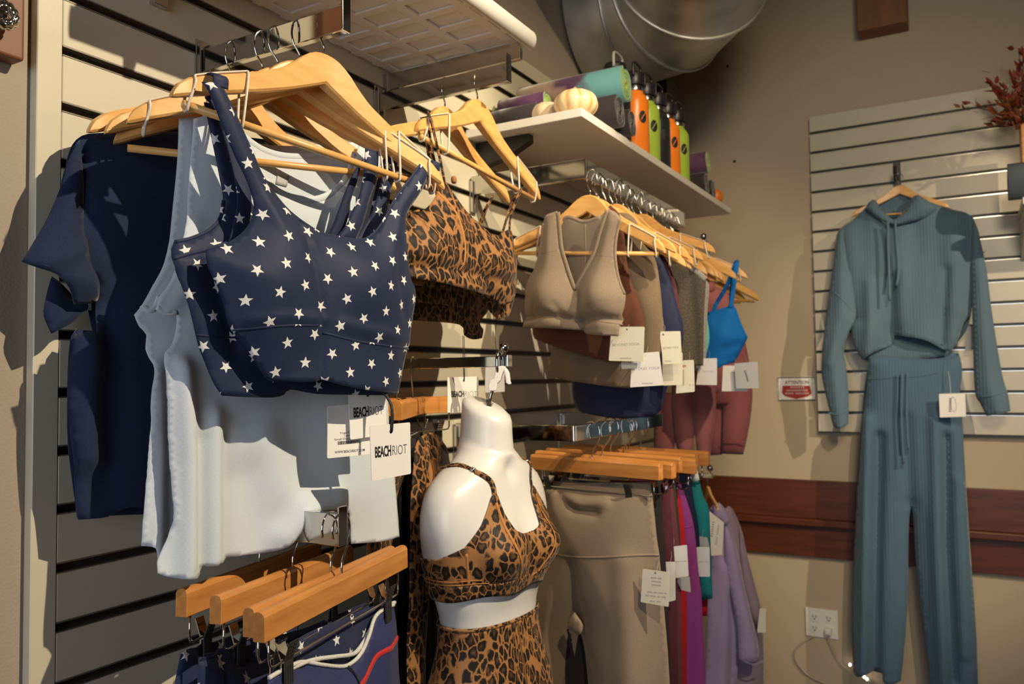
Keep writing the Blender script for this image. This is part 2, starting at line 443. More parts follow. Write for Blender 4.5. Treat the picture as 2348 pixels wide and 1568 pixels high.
def ribbon3(name, W, N, wd, ht, m, parent, closed=False, label=None):
    k = len(W); vs = []; fs = []; uv = []; L = 0.0
    if not hasattr(wd, '__len__'): wd = [wd]*k
    for i in range(k):
        t = (W[(i+1) % k]-W[i-1]) if closed else (W[min(i+1, k-1)]-W[max(i-1, 0)])
        t = t/(np.linalg.norm(t)+1e-12); n = N[i]-(N[i]@t)*t; n = n/(np.linalg.norm(n)+1e-12); s = np.cross(t, n)
        if i: L += np.linalg.norm(W[i]-W[i-1])
        for a, b in ((-.5, 0), (-.42, .8), (0, 1.0), (.42, .8), (.5, 0), (.42, -.5), (-.42, -.5)):
            vs.append(W[i]+a*wd[i]*s+b*ht*n); uv.append((a*wd[i], L))
    for i in range(k if closed else k-1):
        for j in range(7):
            a, b = i*7+j, i*7+(j+1) % 7; q = ((i+1) % k)*7; fs.append((a, b, q+(j+1) % 7, q+j))
    if not closed: fs.append(tuple(range(6, -1, -1))); fs.append(tuple((k-1)*7+j for j in range(7)))
    return mk(name, vs, fs, m, parent, True, uv=uv, label=label)

# ------------------------------------------------------------------ flat print: lettering as thin raised mesh
def text(name, s, origin, ax, ay, an, size, m, parent, align='LEFT', bold=0.0, sx=1.0, space=1.0):
    c = bpy.data.curves.new('lettering', 'FONT'); c.body = s; c.size = size; c.align_x = align; c.offset = bold; c.space_character = space
    c.extrude = .00008; c.resolution_u = 3
    t = bpy.data.objects.new('lettering', c); COL.objects.link(t)
    dg = bpy.context.evaluated_depsgraph_get(); me = bpy.data.meshes.new_from_object(t.evaluated_get(dg))
    bpy.data.objects.remove(t); bpy.data.curves.remove(c)
    co = np.empty(len(me.vertices)*3); me.vertices.foreach_get('co', co); co = co.reshape(-1, 3)
    W = np.array(origin)+co[:, :1]*sx*np.array(ax)+co[:, 1:2]*np.array(ay)+(co[:, 2:3]+.0001)*np.array(an)
    me.vertices.foreach_set('co', W.ravel()); me.materials.clear(); me.materials.append(m); me.update()
    me.name = name
    o = bpy.data.objects.new(name, me); COL.objects.link(o)
    if parent is not None: o.parent = parent; o.matrix_parent_inverse = world_of(parent).inverted()
    return o
# ================================================================== the setting
def struct(o): o['kind'] = 'structure'; return o
CEIL = 3.45; XR = 4.2; YB = -2.7
struct(box('floor', (-.25, YB-.1, -.06), (XR, DB+.1, 0), MT['floor']))
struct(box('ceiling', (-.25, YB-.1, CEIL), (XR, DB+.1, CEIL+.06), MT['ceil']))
struct(box('wall_back', (-.25, DB, 0), (XR, DB+.1, CEIL), MT['wall_b']))
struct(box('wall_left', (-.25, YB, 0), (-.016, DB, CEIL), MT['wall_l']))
struct(box('wall_right', (XR, YB-.1, 0), (XR+.1, DB+.1, CEIL), MT['wall_b']))
struct(box('wall_front', (-.25, YB-.1, 0), (XR, YB, CEIL), MT['wall_b']))

# ---- slat wall on the left: 76 mm pitch, aluminium insert in every groove, each slat a board of its own
PIT = .0762; ZS = 1.5+.44578; GH = .0066; Y0 = .6195; TOPZ = 2.373
slatwall = empty('trim_1', (0, 1.9, .3), kind='structure')
sl_me = None; lp_me = None; gv_me = None
def slat_mesh(nm, ya, yb, za, zb, xa, xb, m, bv):
    return box(nm, (xa, ya, za), (xb, yb, zb), m, None, bv, 1)
ks = list(range(-21, 6))
for k in ks:
    zc = ZS+k*PIT
    za, zb = zc+GH, min(zc+PIT-GH, TOPZ)
    if zb-za < .01: continue
    if k < 5 and zb < TOPZ:
        if sl_me is None:
            o = box('slat', (-.0145, 0, GH), (0, DB-Y0-.002, PIT-GH), MT['slat'], slatwall, .0012, 1, local=True); sl_me = o.data
        else:
            o = bpy.data.objects.new('slat', sl_me); COL.objects.link(o); o.parent = slatwall
            b = o.modifiers.new('bevel', 'BEVEL'); b.width = .0012; b.segments = 1; b.limit_method = 'ANGLE'
        o.location = (0, Y0-1.9, zc-.3)
    else:
        box('slat', (-.0145, Y0, za), (0, DB-.002, TOPZ), MT['slat'], slatwall, .0012, 1)
    # insert: back strip and two thin lips
    mb = MB(); L = DB-Y0-.002
    if gv_me is None:
        mb.box((-.0150, 0, -GH-.004), (-.0125, L, GH+.004))
        o = mb.build('groove_insert', MT['groove'], slatwall, local=True); gv_me = o.data
        mb = MB(); mb.box((-.0125, 0, GH-.0013), (.0004, L, GH+.0002)); mb.box((-.0125, 0, -GH-.0002), (.0004, L, -GH+.0013))
        p = mb.build('groove_lip', MT['lip'], slatwall, local=True); lp_me = p.data
    else:
        o = bpy.data.objects.new('groove_insert', gv_me); COL.objects.link(o); o.parent = slatwall
        p = bpy.data.objects.new('groove_lip', lp_me); COL.objects.link(p); p.parent = slatwall
    o.location = p.location = (0, Y0-1.9, zc-.3)
struct(box('trim_2', (-.0155, .5855, .2), (.0006, Y0-.0006, 2.6), MT['slat'], None, .0012, 1))      # upright edge board of the slat wall

# ---- slat panel on the back wall
ZB = 1.5+.91967; XB0 = .531; XB1 = 2.4; ZT = 2.484; ZL = 1.277
panel = empty('trim_3', (1.4, DB-.02, ZL), kind='structure')
box('backing_board', (XB0, DB-.019, ZL), (XB1, DB-.006, ZT), MT['groove'], panel)
for k in range(0, 17):
    zt = ZT if k == 0 else ZB-(k-1)*PIT-.0052
    zb = max(ZB-k*PIT+.0052, ZL)
    if zt-zb < .01: continue
    box('slat', (XB0, DB-.034, zb), (XB1, DB-.018, zt), MT['slat'], panel, .001, 1)
for k in range(0, 15):
    zc = ZB-k*PIT
    box('groove_lip', (XB0, DB-.032, zc-.0056), (XB1, DB-.0335-.0004, zc-.0042), MT['chrome_dull'], panel)
# ---- mahogany rail with a ledge along the back wall
rail = empty('trim_4', (1.6, DB, .81), kind='structure')
zt_, zm_, zb_ = ony(1700, 1092)[2], ony(1700, 1182)[2], ony(1700, 1259)[2]
box('upper_board', (.05, DB-.022, zm_+.012), (3.6, DB-.001, zt_), MT['mahog'], rail, .002)
box('lower_board', (.05, DB-.022, zb_), (3.6, DB-.001, zm_-.012), MT['mahog'], rail, .002)
box('ledge', (.05, DB-.052, zm_-.012), (3.6, DB-.001, zm_+.012), MT['mahog'], rail, .003)
# ---- wooden beam end high on the back wall
p = ony(1965, 72, DB-.1); q = ony(2080, 46, DB-.1)
struct(box('trim_5', (p[0], DB-.10, p[2]), (q[0], DB-.001, CEIL-.001), wood('beam_wood', (.17, .06, .015), (.27, .105, .03), (30, 30, 4), .5), None, .003))
for px, py in ((1668, 152), (1684, 370)):
    c = ony(px, py)
    v, f = lathe_data([(.0001, 0), (.006, .0005), (.0001, .0022)], 10, (0, -1, 0), c)
    struct(mk('trim_6', v, f, MT['groove'], None))

# ================================================================== wooden peg board with a fluted knob, far left
pb = empty('peg_board', (-.016, .45, 1.9), 'dark brown wooden board with a fluted chrome knob, top left corner beside the slat wall', 'peg board')
zb0 = onx(72, 165, -.015)[2]
yb1 = onx(57, 146, .012)[1]
box('board', (-.0155, .02, zb0), (.012, yb1, 2.35), MT['brownbox'], pb, .004, 3)
kc = onx(2, 34, .03)
kn = MB(); prof = [(.0065, 0), (.0065, .010), (.015, .014), (.0185, .020), (.0185, .025), (.014, .030), (.012, .0285), (.006, .0285), (.0045, .031)]
v, f = lathe_data([(.0001, -.0005)]+prof+[(.0001, .0315)], 36, (1, 0, 0), (.012, kc[1], kc[2]))
vv = []
for i, q in enumerate(v):
    q = Vector(q); rr = Vector((0, q.y-kc[1], q.z-kc[2])); a = math.atan2(rr.z, rr.y)
    if rr.length > .010: q = q+rr.normalized()*.0012*math.cos(a*12)
    vv.append(q)
mk('knob', vv, f, MT['chrome'], pb)

# ================================================================== air duct under the ceiling
duct = empty('air_duct', (.2, 2.45, 2.5), 'round galvanised air duct with a gored elbow under the ceiling', 'air duct')
DC = []
P0 = np.array([.002, 2.40, 2.675]); RD = .235
path = [P0, P0+np.array([.14, -.005, 0]), P0+np.array([.26, -.03, .00]), P0+np.array([.36, -.12, .02]), P0+np.array([.42, -.25, .06]), P0+np.array([.45, -.42, .12]), P0+np.array([.46, -.70, .22])]
segs = [(0, 1), (1, 2), (2, 3), (3, 4), (4, 5), (5, 6)]
T = []
for i in range(len(path)):
    t = path[min(i+1, len(path)-1)]-path[max(i-1, 0)]; T.append(t/np.linalg.norm(t))
rings = []
N = Vector((0, 0, 1))
for i in range(len(path)):
    t = Vector(T[i]); N = (N-N.dot(t)*t).normalized(); B = t.cross(N)
    rings.append([Vector(path[i])+RD*(math.cos(2*math.pi*j/48)*N+math.sin(2*math.pi*j/48)*B) for j in range(48)])
for a, b in segs:
    vs = rings[a]+rings[b]; fs = [(j, (j+1) % 48, 48+(j+1) % 48, 48+j) for j in range(48)]
    mk('gore', vs, fs, MT['galv'], duct)
for i in range(1, len(path)-1):
    tube('seam_ring', [p+.001*(p-Vector(path[i])).normalized() for p in rings[i]], .0055, MT['galv'], duct, 8, closed=True)
# ================================================================== chrome fixtures
BT = .012
def bracket_plate(mb, y, z):
    mb.box((0.0005, y-.012, z-.05), (.004, y+.012, z+.035))
    for s in (-1, 1): mb.box((.004, y+s*.009-.002, z-.045), (.012, y+s*.009+.002, z+.03))
def faceout(y, z, ln, h, label, plate_up=.02, plate_dn=.0, ball=False):
    r = empty('faceout_bar', (0, y, z), label, 'display bar', 'chrome bars on the slat wall')
    m = MB(); m.box((.004, y-BT/2, z-h/2), (ln, y+BT/2, z+h/2)); m.build('bar', MT['chrome'], r, bv=.0012)
    m = MB(); bracket_plate(m, y, z); m.build('wall_bracket', MT['chrome_dull'], r, bv=.001)
    m = MB(); m.box((ln, y-.0085, z-h/2-plate_dn), (ln+.0035, y+.0085, z+h/2+plate_up)); m.build('end_plate', MT['chrome'], r, bv=.001)
    return r
F1 = dict(y=.841, z=2.003, h=.036); F2 = dict(y=1.275, z=2.066, h=.036); F3 = dict(y=1.275, z=1.530, h=.020); F4 = dict(y=.841, z=1.296, h=.044)
faceout(F1['y'], F1['z'], .298, F1['h'], 'chrome bar holding the star bras and white tanks, under the left of the plastic shelf', .035)
faceout(F2['y'], F2['z'], .310, F2['h'], 'chrome bar holding the two leopard bras', .018)
f3 = faceout(F3['y'], F3['z'], .303, F3['h'], 'thin chrome bar with a ball end above the mannequin', .002)
v, f = lathe_data([(.0035, 0), (.0035, .006), (.0075, .009), (.0095, .0155), (.0075, .022), (.0001, .0252)], 20, None, (.294, F3['y'], F3['z']+.010)); mk('ball_finial', v, f, MT['chrome'], f3)
faceout(F4['y'], F4['z'], .288, F4['h'], 'chrome bar above the star shorts, emerging beneath the white tank hem', .010)

# upper plastic shelf with a ribbed underside
SH = dict(x=.338, y0=.690, y1=1.335, z=2.136)
ps = empty('plastic_shelf', (0, 1.0, SH['z']), 'white moulded plastic shelf with ribbed underside and rounded front, top of photo', 'shelf')
box('deck', (.002, SH['y0'], SH['z']+.008), (SH['x']-.015, SH['y1'], SH['z']+.020), MT['white_plastic'], ps, .002)
xs = np.linspace(.020, SH['x']-.04, 4); ys = np.linspace(SH['y0']+.010, SH['y1']-.010, 11)
for x in xs: box('rib', (x-.011, SH['y0']+.002, SH['z']+.0035), (x+.011, SH['y1']-.002, SH['z']+.0085), MT['white_plastic'], ps, .0045)
for y in ys: box('rib', (.004, y-.010, SH['z']+.0038), (SH['x']-.02, y+.010, SH['z']+.0082), MT['white_plastic'], ps, .0045)
pr = []
for a in range(0, 181, 15): pr.append((SH['x']-.012+.014*math.sin(R(a)), SH['z']+.010+.019*math.cos(R(a))))
vs = [(x, y, z) for y in (SH['y0'], SH['y1']) for x, z in pr]; n_ = len(pr)
fs = [(i, i+1, n_+i+1, n_+i) for i in range(n_-1)]+[(n_-1, 0, n_, 2*n_-1), tuple(range(n_-1, -1, -1)), tuple(range(n_, 2*n_))]
mk('front_edge', vs, fs, MT['white_plastic'], ps, True)
for yy in (1.306, .76):
    m = MB(); m.box((.004, yy-.006, SH['z']-.036), (.322, yy+.006, SH['z']-.002)); m.box((.0005, yy-.012, SH['z']-.075), (.012, yy+.012, SH['z']-.0025)); m.box((.012, yy-.004, SH['z']-.058), (.034, yy+.004, SH['z']-.036))
    m.build('shelf_bracket', MT['chrome_dull'], ps, bv=.001)

# long hang rails parallel to the wall
def hangrail(yf, yl, x, z, h, label):
    r = empty('hang_rail', (0, (yf+yl)/2, z), label, 'hang rail', 'chrome hang rails parallel to the wall')
    box('rail', (x-.006, yf+.006, z-h/2), (x+.006, yl, z+h/2), MT['chrome'], r, .0012)
    for yy in (yf, yl):
        m = MB(); m.box((.004, yy-.006, z-h/2), (x+.006, yy+.006, z+h/2)); m.build('arm', MT['chrome_dull'] if yy > yf else MT['chrome'], r, bv=.0012)
        m = MB(); bracket_plate(m, yy, z-.02); m.build('wall_bracket', MT['chrome_dull'], r, bv=.001)
    return r
hangrail(1.630, 2.34, .300, 1.966, .045, 'upper chrome hang rail of the corner, below the white shelf')
hangrail(1.548, 2.10, .300, 1.380, .034, 'lower chrome hang rail of the corner, above the taupe leggings')

# white shelf over the corner rail
ws = empty('wall_shelf', (0, 2.24, 2.08), 'white board shelf carrying towels, bottles and gourds', 'shelf')
box('board', (.001, 1.606, 2.078), (.308, 2.885, 2.098), MT['white_paint'], ws, .0015)
for yy in (1.662, 2.75):
    m = MB(); vs = [(.001, yy-.012, 2.0765), (.150, yy-.012, 2.0765), (.150, yy-.012, 2.058), (.09, yy-.012, 2.03), (.001, yy-.012, 2.01), (.001, yy+.012, 2.0765), (.150, yy+.012, 2.0765), (.150, yy+.012, 2.058), (.09, yy+.012, 2.03), (.001, yy+.012, 2.01)]
    m.add(vs, [(0, 1, 2, 3, 4), (9, 8, 7, 6, 5), (0, 5, 6, 1), (1, 6, 7, 2), (2, 7, 8, 3), (3, 8, 9, 4), (4, 9, 5, 0)])
    m.build('shelf_bracket', MT['black'], ws, bv=.001)

# ================================================================== hangers
HL = .224
TOPC = [(0, 0), (.012, -.0008), (.024, -.005), (.038, -.015), (.055, -.032), (.075, -.049), (.11, -.068), (.15, -.086), (.185, -.102), (.205, -.113), (.217, -.124), (.2225, -.134), (.224, -.142)]
BOTC = [(0, -.043), (.03, -.0585), (.06, -.0735), (.10, -.0915), (.15, -.1125), (.19, -.1295), (.210, -.1385), (.219, -.1425), (.224, -.1435)]
def interp(c, u):
    return float(np.interp(abs(u), [p[0] for p in c], [p[1] for p in c]))
BEND = .10
def hanger_meshes():
    us = sorted(set([round(s*a, 5) for s in (-1, 1) for a in list(np.linspace(0, .2, 21))+[.206, .212, .217, .2205, .2232]]))
    vs = []; fs = []
    for u in us:
        t, b = interp(TOPC, u), interp(BOTC, u)
        if t-b < .004: m = (t+b)/2; t, b = m+.002, m-.002
        th = .0085 if abs(u) > .05 else .0085+.0020*(1-abs(u)/.05)
        if abs(u) > .205: th *= 1-.35*(abs(u)-.205)/.019
        w0 = BEND*abs(u)*(1-math.exp(-abs(u)/.012)); h = t-b; c = min(.0032, h*.28)
        for du, dv in ((-th, b+c), (-th+c*.8, b), (th-c*.8, b), (th, b+c), (th, t-c), (th-c*.9, t-.0002), (-th+c*.9, t-.0002), (-th, t-c)): vs.append((u, w0+du, dv))
    k = len(us)
    for i in range(k-1):
        for j in range(8): fs.append((i*8+j, (i+1)*8+j, (i+1)*8+(j+1) % 8, i*8+(j+1) % 8))
    fs.append(tuple(range(8))); fs.append(tuple((k-1)*8+j for j in range(7, -1, -1)))
    me = mk('hanger_body', vs, fs, MT['maple'], None, True)
    e = me.modifiers.new('edge', 'EDGE_SPLIT'); e.split_angle = R(38)
    rod = tube('rod', [(-.207, BEND*.197, -.146), (.207, BEND*.197, -.146)], .0052, MT['maple'], None, 12)
    hp = [(0, 0, -.006), (0, 0, .010), (.004, 0, .018), (.0105, 0, .028), (.0135, 0, .042), (.0115, 0, .056), (.004, 0, .0635), (-.005, 0, .0635), (-.0115, 0, .056), (-.0155, 0, .045), (-.0175, 0, .038)]
    m = MB(); m.tube(hp, .00165, 8, 5); v, f = lathe_data([(.0001, -.0026), (.0026, 0), (.0001, .0026)], 8, None, (-.0178, 0, .037)); m.add(v, f)
    hook = m.build('hook', MT['chrome'], None, True)
    grips_ = []
    for s in (-1, 1):
        gr = MB(); st = []
        for a in np.linspace(.128, .200, 9):
            u = s*a; st.append((u, BEND*a, interp(TOPC, u)+.0006))
        vv = []
        for q in st:
            for d in (-.0092, .0092): vv.append((q[0], q[1]+d, q[2]+.0010))
            for d in (.0092, -.0092): vv.append((q[0], q[1]+d, q[2]-.0012))
        ff = []
        for i in range(len(st)-1):
            for j in range(4): ff.append((i*4+j, (i+1)*4+j, (i+1)*4+(j+1) % 4, i*4+(j+1) % 4))
        gr.add(vv, ff)
        for a in (.128, .200):
            u = s*a; t = interp(TOPC, u); w0 = BEND*a; lo = -.1535
            for sd in (-1, 1):
                gr.tube([(u, w0+sd*.0093, t), (u-s*.001, w0+sd*.0105, t-.010), (u+s*.003, BEND*.197+sd*.0068, lo+.010), (u+s*.003, BEND*.197+sd*.004, lo+.001), (u+s*.003, BEND*.197, lo)], .0019, 6, 3)
        grips_.append(gr.build('grip', MT['silicone'], None, True))
    return [me, rod, hook]+grips_
_hb = hanger_meshes(); HM = [o.data for o in _hb]
for o in _hb: bpy.data.objects.remove(o)
def hanger(C0, ang, tilt, label, group=None, grips=True, scale=1.0, hookrot=0.0, cat='hanger', rod=True):
    r = bpy.data.objects.new('wooden_hanger', None); COL.objects.link(r)
    tag(r, label, cat, group); r.empty_display_size = .02
    # local x = along, local y = forward (n), local z = up
    a = R(ang); h = Vector((math.cos(a), math.sin(a), 0)); n = Vector((math.sin(a), -math.cos(a), 0)); z = Vector((0, 0, 1))
    t = R(tilt); h2 = math.cos(t)*h+math.sin(t)*z; z2 = -math.sin(t)*h+math.cos(t)*z
    Mx = Matrix((( h2.x, n.x, z2.x, C0[0]), (h2.y, n.y, z2.y, C0[1]), (h2.z, n.z, z2.z, C0[2]), (0, 0, 0, 1)))
    # mirrored basis is kept right-handed by reversing along
    if Mx.to_3x3().determinant() < 0:
        Mx = Matrix(((-h2.x, n.x, z2.x, C0[0]), (-h2.y, n.y, z2.y, C0[1]), (-h2.z, n.z, z2.z, C0[2]), (0, 0, 0, 1)))
    loc, q, s = Mx.decompose(); r.location = loc; r.rotation_euler = q.to_euler(); r.scale = (scale,)*3
    for i, nm in enumerate(('hanger_body', 'rod', 'hook', 'grip', 'grip')):
        if (nm == 'grip' and not grips) or (nm == 'rod' and not rod): continue
        o = bpy.data.objects.new(nm, HM[i]); COL.objects.link(o); o.parent = r
        if nm == 'hanger_body':
            e = o.modifiers.new('edge', 'EDGE_SPLIT'); e.split_angle = R(38)
        if nm == 'hook' and hookrot: o.rotation_euler = (0, 0, R(hookrot))
    return r

# trouser hangers: wooden bar, hook, wire frame, two sprung clips
BW = .178
def clip_data():
    met = MB(); pad = MB()
    for s, mb in ((-1, met), (1, pad)):
        # handle above the spring opens like a V, jaw below hangs straight
        for (a, b, wd, th) in (((.011*s, .020), (.0022*s, -.004), .0085, .0008), ((.0022*s, -.004), (.0026*s, -.034), .0085, .0011)):
            d = Vector((0, b[0]-a[0], b[1]-a[1])); t = d.normalized(); nn = Vector((0, t.z, -t.y)); A = Vector((0, a[0], a[1])); Bv = Vector((0, b[0], b[1]))
            vs = []
            for P in (A, Bv):
                for x, o in ((-wd, -th), (wd, -th), (wd, th), (-wd, th)): vs.append(P+Vector((x, 0, 0))+nn*o)
            mb.add(vs, [(0, 1, 5, 4), (1, 2, 6, 5), (2, 3, 7, 6), (3, 0, 4, 7), (0, 3, 2, 1), (4, 5, 6, 7)])
        for i in range(4):   # pressed ribs
            zz = .016-.0045*i; yy = s*(.0022+.0088*(zz+.004)/.024)+s*.0008
            for xx in (-.0038, .0038): mb.box((xx-.0028, yy-.0007, zz-.0011), (xx+.0028, yy+.0007, zz+.0011))
        for i in range(4):
            xx = -.006+.004*i; mb.box((xx-.0007, s*.0026+s*.0008-.0006, -.032), (xx+.0007, s*.0026+s*.0008+.0006, -.010))
    met.tube([(-.009, 0, -.003), (.009, 0, -.003)], .0028, 8)
    return met, pad
def trouser_meshes():
    vs = []; fs = []; sec = [(-.0085, -.017), (.0085, -.017), (.0085, .012), (.006, .0165), (.002, .018), (-.002, .018), (-.006, .0165), (-.0085, .012)]
    for u in (-BW, BW):
        for a, b in sec: vs.append((u, a, b))
    fs = [(j, 8+j, 8+(j+1) % 8, (j+1) % 8) for j in range(8)]+[tuple(range(8)), tuple(range(15, 7, -1))]
    bar = mk('bar', vs, fs, MT['cedar'], None, False)
    hp = [(0, 0, .014), (0, 0, .026), (.003, 0, .036), (.0165, 0, .055), (.0215, 0, .070), (.020, 0, .086), (.010, 0, .0965), (-.004, 0, .0985), (-.0165, 0, .092), (-.0215, 0, .080), (-.020, 0, .068)]
    m = MB(); m.tube(hp, .0017, 8, 5); hook = m.build('hook', MT['chrome'], None, True)
    m = MB(); m.tube([(-BW+.018, 0, -.014), (-BW+.018, 0, -.046), (-BW+.021, 0, -.052), (-BW+.028, 0, -.0535), (BW-.028, 0, -.0535), (BW-.021, 0, -.052), (BW-.018, 0, -.046), (BW-.018, 0, -.014)], .0016, 8)
    wire = m.build('wire_frame', MT['chrome'], None, True)
    a, b = clip_data(); c1 = a.build('clip', MT['chrome'], None); c2 = b.build('clip_pad', MT['black_pad'], None)
    return bar, hook, wire, c1, c2
_tb = trouser_meshes(); TM = [o.data for o in _tb]
for o in _tb: bpy.data.objects.remove(o)
def trouser_hanger(C0, ang, tilt, label, group, clips=(-.125, .125), flip=1):
    r = bpy.data.objects.new('trouser_hanger', None); COL.objects.link(r); tag(r, label, 'hanger', group); r.empty_display_size = .02
    a = R(ang); h = Vector((math.cos(a), math.sin(a), 0)); n = Vector((math.sin(a), -math.cos(a), 0)); z = Vector((0, 0, 1)); t = R(tilt)
    h2 = math.cos(t)*h+math.sin(t)*z; z2 = -math.sin(t)*h+math.cos(t)*z; y = z2.cross(h2)
    Mx = Matrix(((h2.x, y.x, z2.x, C0[0]), (h2.y, y.y, z2.y, C0[1]), (h2.z, y.z, z2.z, C0[2]), (0, 0, 0, 1)))
    loc, q, s = Mx.decompose(); r.location = loc; r.rotation_euler = q.to_euler()
    for i, nm in enumerate(('bar', 'hook', 'wire_frame')):
        o = bpy.data.objects.new(nm, TM[i]); COL.objects.link(o); o.parent = r
        if nm == 'bar':
            b = o.modifiers.new('bevel', 'BEVEL'); b.width = .0008; b.segments = 1; b.limit_method = 'ANGLE'
        if nm == 'hook' and flip < 0: o.rotation_euler = (0, 0, math.pi)
    for u in clips:
        o = bpy.data.objects.new('clip', TM[3]); COL.objects.link(o); o.parent = r; o.location = (u, 0, -.0505)
        if flip > 0: o.rotation_euler = (0, 0, math.pi)
        p = bpy.data.objects.new('clip_pad', TM[4]); COL.objects.link(p); p.parent = o
    return r
# ================================================================== group on the first chrome bar: star bras, white tanks, navy tee
def base_of(pl, px, py): return pl.px(px, py)
C1 = np.array([.266, .835, 1.957])
PB1 = Plane(C1, 80)
n1 = PB1.n
hanger(C1-.014*n1+.009*PB1.h+np.array([0, 0, .005]), 79, -4.6, 'light wooden hanger holding the front star bra, nearest the camera', 'hangers on the first chrome bar')
PB2 = PB1.at(-.040)
hanger((.215, .838, 1.957), 64, -2.6, 'light wooden hanger just behind the front one, holding the second star bra', 'hangers on the first chrome bar', rod=False)
hanger((.172, .838, 1.957), 63, 1.6, 'third light wooden hanger from the front on the first bar, in the white tanks', 'hangers on the first chrome bar', False)
hanger((.140, .838, 1.957), 74, -.5, 'fourth light wooden hanger from the front on the first bar, in the white tanks', 'hangers on the first chrome bar', False, rod=False)
hanger((.075, .838, 1.957), 84, -1.5, 'wooden hanger inside the navy T-shirt, nearest the wall on the first bar', 'hangers on the first chrome bar', False, rod=False)
# spare hooks' wire left on the bar is part of the hangers above

# ---- front star bra
g = empty('sports_bra', PB1.px(720, 900), 'navy sports bra with white stars on the front hanger', 'bra', 'star print sports bras')
front = [(463, 188, 'c'), (503, 190, 'c'), (525, 235), (552, 293), (576, 344), (598, 394), (626, 438), (664, 484), (712, 521), (740, 535), (790, 544), (835, 547), (862, 530), (885, 496), (906, 456), (938, 412), (964, 375, 'c'), (986, 391, 'c'), (968, 432), (942, 472), (931, 495), (931, 540), (935, 592), (941, 638), (951, 660), (952, 690), (946, 728), (942, 760), (936, 796), (925, 842), (912, 902, 'co'), (860, 899, 'o'), (810, 892, 'o'), (760, 882, 'o'), (722, 870, 'co'), (716, 872, 'co'), (690, 876, 'o'), (650, 875, 'o'), (623, 874, 'c'), (608, 866), (586, 830), (562, 793), (531, 757), (521, 736), (508, 687), (491, 646), (474, 608), (470, 572, 'c'), (520, 557), (556, 532), (576, 502), (581, 470), (574, 438), (562, 405), (541, 362), (521, 317), (501, 269), (478, 208)]
BS = sheet('front_panel', front, PB1, MT['star'], g, off=.024, puff=.020, wd=.030,
           bumps=[(620, 640, .055, .055, .012), (820, 650, .055, .060, .014), (640, 810, .06, .03, -.004), (600, 790, .03, .05, .006)],
           ridges=[([(684, 522), (697, 600), (712, 690), (719, 745), (719, 868)], .006, -.005), ([(560, 735), (640, 728), (720, 735)], .006, .003), ([(760, 745), (840, 765), (930, 782)], .008, .004),
                   ([(905, 560), (900, 640), (915, 720)], .010, -.003), ([(745, 470), (770, 560)], .02, .002), ([(600, 470), (640, 520), (700, 560)], .012, .003)],
           rnd=(.003, 13), res=.006, thick=.0018)
ribbon('center_seam', BS, [(684, 523), (692, 575), (701, 640), (712, 695), (719, 745), (719, 800), (719, 868)], .0022, .0009, MT['navy_in'], g)
ribbon('band_seam', BS, [(532, 757), (575, 753), (640, 748), (719, 748)], .0034, .0016, MT['star'], g)
ribbon('band_seam', BS, [(720, 764), (760, 775), (810, 786), (870, 794), (936, 799)], .0034, .0016, MT['star'], g)
ribbon('neck_binding', BS, [(505, 194), (526, 238), (553, 295), (577, 346), (599, 396), (627, 440), (665, 486), (713, 523), (741, 537), (790, 546), (833, 549), (860, 532), (884, 498), (905, 458), (937, 414), (963, 378)], .004, .0014, MT['star'], g)
back = [(470, 572, 'c'), (430, 582), (396, 592, 'c'), (402, 625), (415, 655), (430, 700), (447, 765), (456, 795), (471, 832), (490, 878), (508, 907, 'co'), (560, 910, 'o'), (620, 911, 'o'), (645, 905, 'o'), (660, 893, 'o'), (720, 903, 'o'), (800, 905, 'o'), (880, 906, 'o'), (911, 903, 'c'), (928, 830), (940, 760), (945, 700), (930, 640), (900, 600), (800, 575), (700, 575), (560, 580)]
BK = sheet('back_panel', back, PB1, MT['star'], g, off=-.004, puff=.006, wd=.02, rnd=(.005, 12), res=.008,
           ridges=[([(480, 600), (500, 690), (540, 800)], .012, -.008)])
ribbon('band_seam', BK, [(449, 768), (490, 772), (560, 774)], .003, .0014, MT['navy_in'], g)
ribbon('armhole_binding', BK, [(396, 593), (430, 583), (470, 573), (520, 558)], .005, .0018, MT['star'], g)
# straps run over the hanger arm to the back
def over(name, pl, A, B, o0, o1, wd, m, g, rise=.004):
    """strap wrapping over an arm between pixel A (front) and pixel B (back, lower)"""
    a = pl.px(*A, o0); 
    b = pl.px(*B, o1)
    mid = (a+b)/2+np.array([0, 0, rise+.5*abs(o0-o1)])
    return a, mid, b
def strap(name, pl, pts, wd, m, g, ht=.0016):
    """pts: (px, py, offset from the plane)"""
    W = [pl.at(q[2]).px(q[0], q[1]) for q in pts]; W = smooth_path(W, 5)
    return ribbon3(name, [np.array(q) for q in W], [pl.n]*len(W), wd, ht, m, g)
def strap3(name, W, N, wd, m, g, ht=.0016, sub=5):
    W = smooth_path(W, sub); N = smooth_path(N, sub)
    return ribbon3(name, [np.array(q) for q in W], [np.array(q) for q in N], wd, ht, m, g)
pa = PB1.px(482, 190, .024); n = PB1.n
strap3('strap', [pa-np.array([0, 0, .012]), pa+np.array([0, 0, .001]), pa-.012*n+np.array([0, 0, .006]), pa-.027*n+np.array([0, 0, .000]), PB1.px(520, 262, -.006), PB1.px(556, 380, -.008), PB1.px(566, 470, -.006), PB1.px(540, 580, -.004)], [n, n*.7+np.array([0, 0, .7]), np.array([0, 0, 1.]), -n, -n, -n, -n, -n], .021, MT['star'], g)
pa = PB1.px(975, 382, .024)
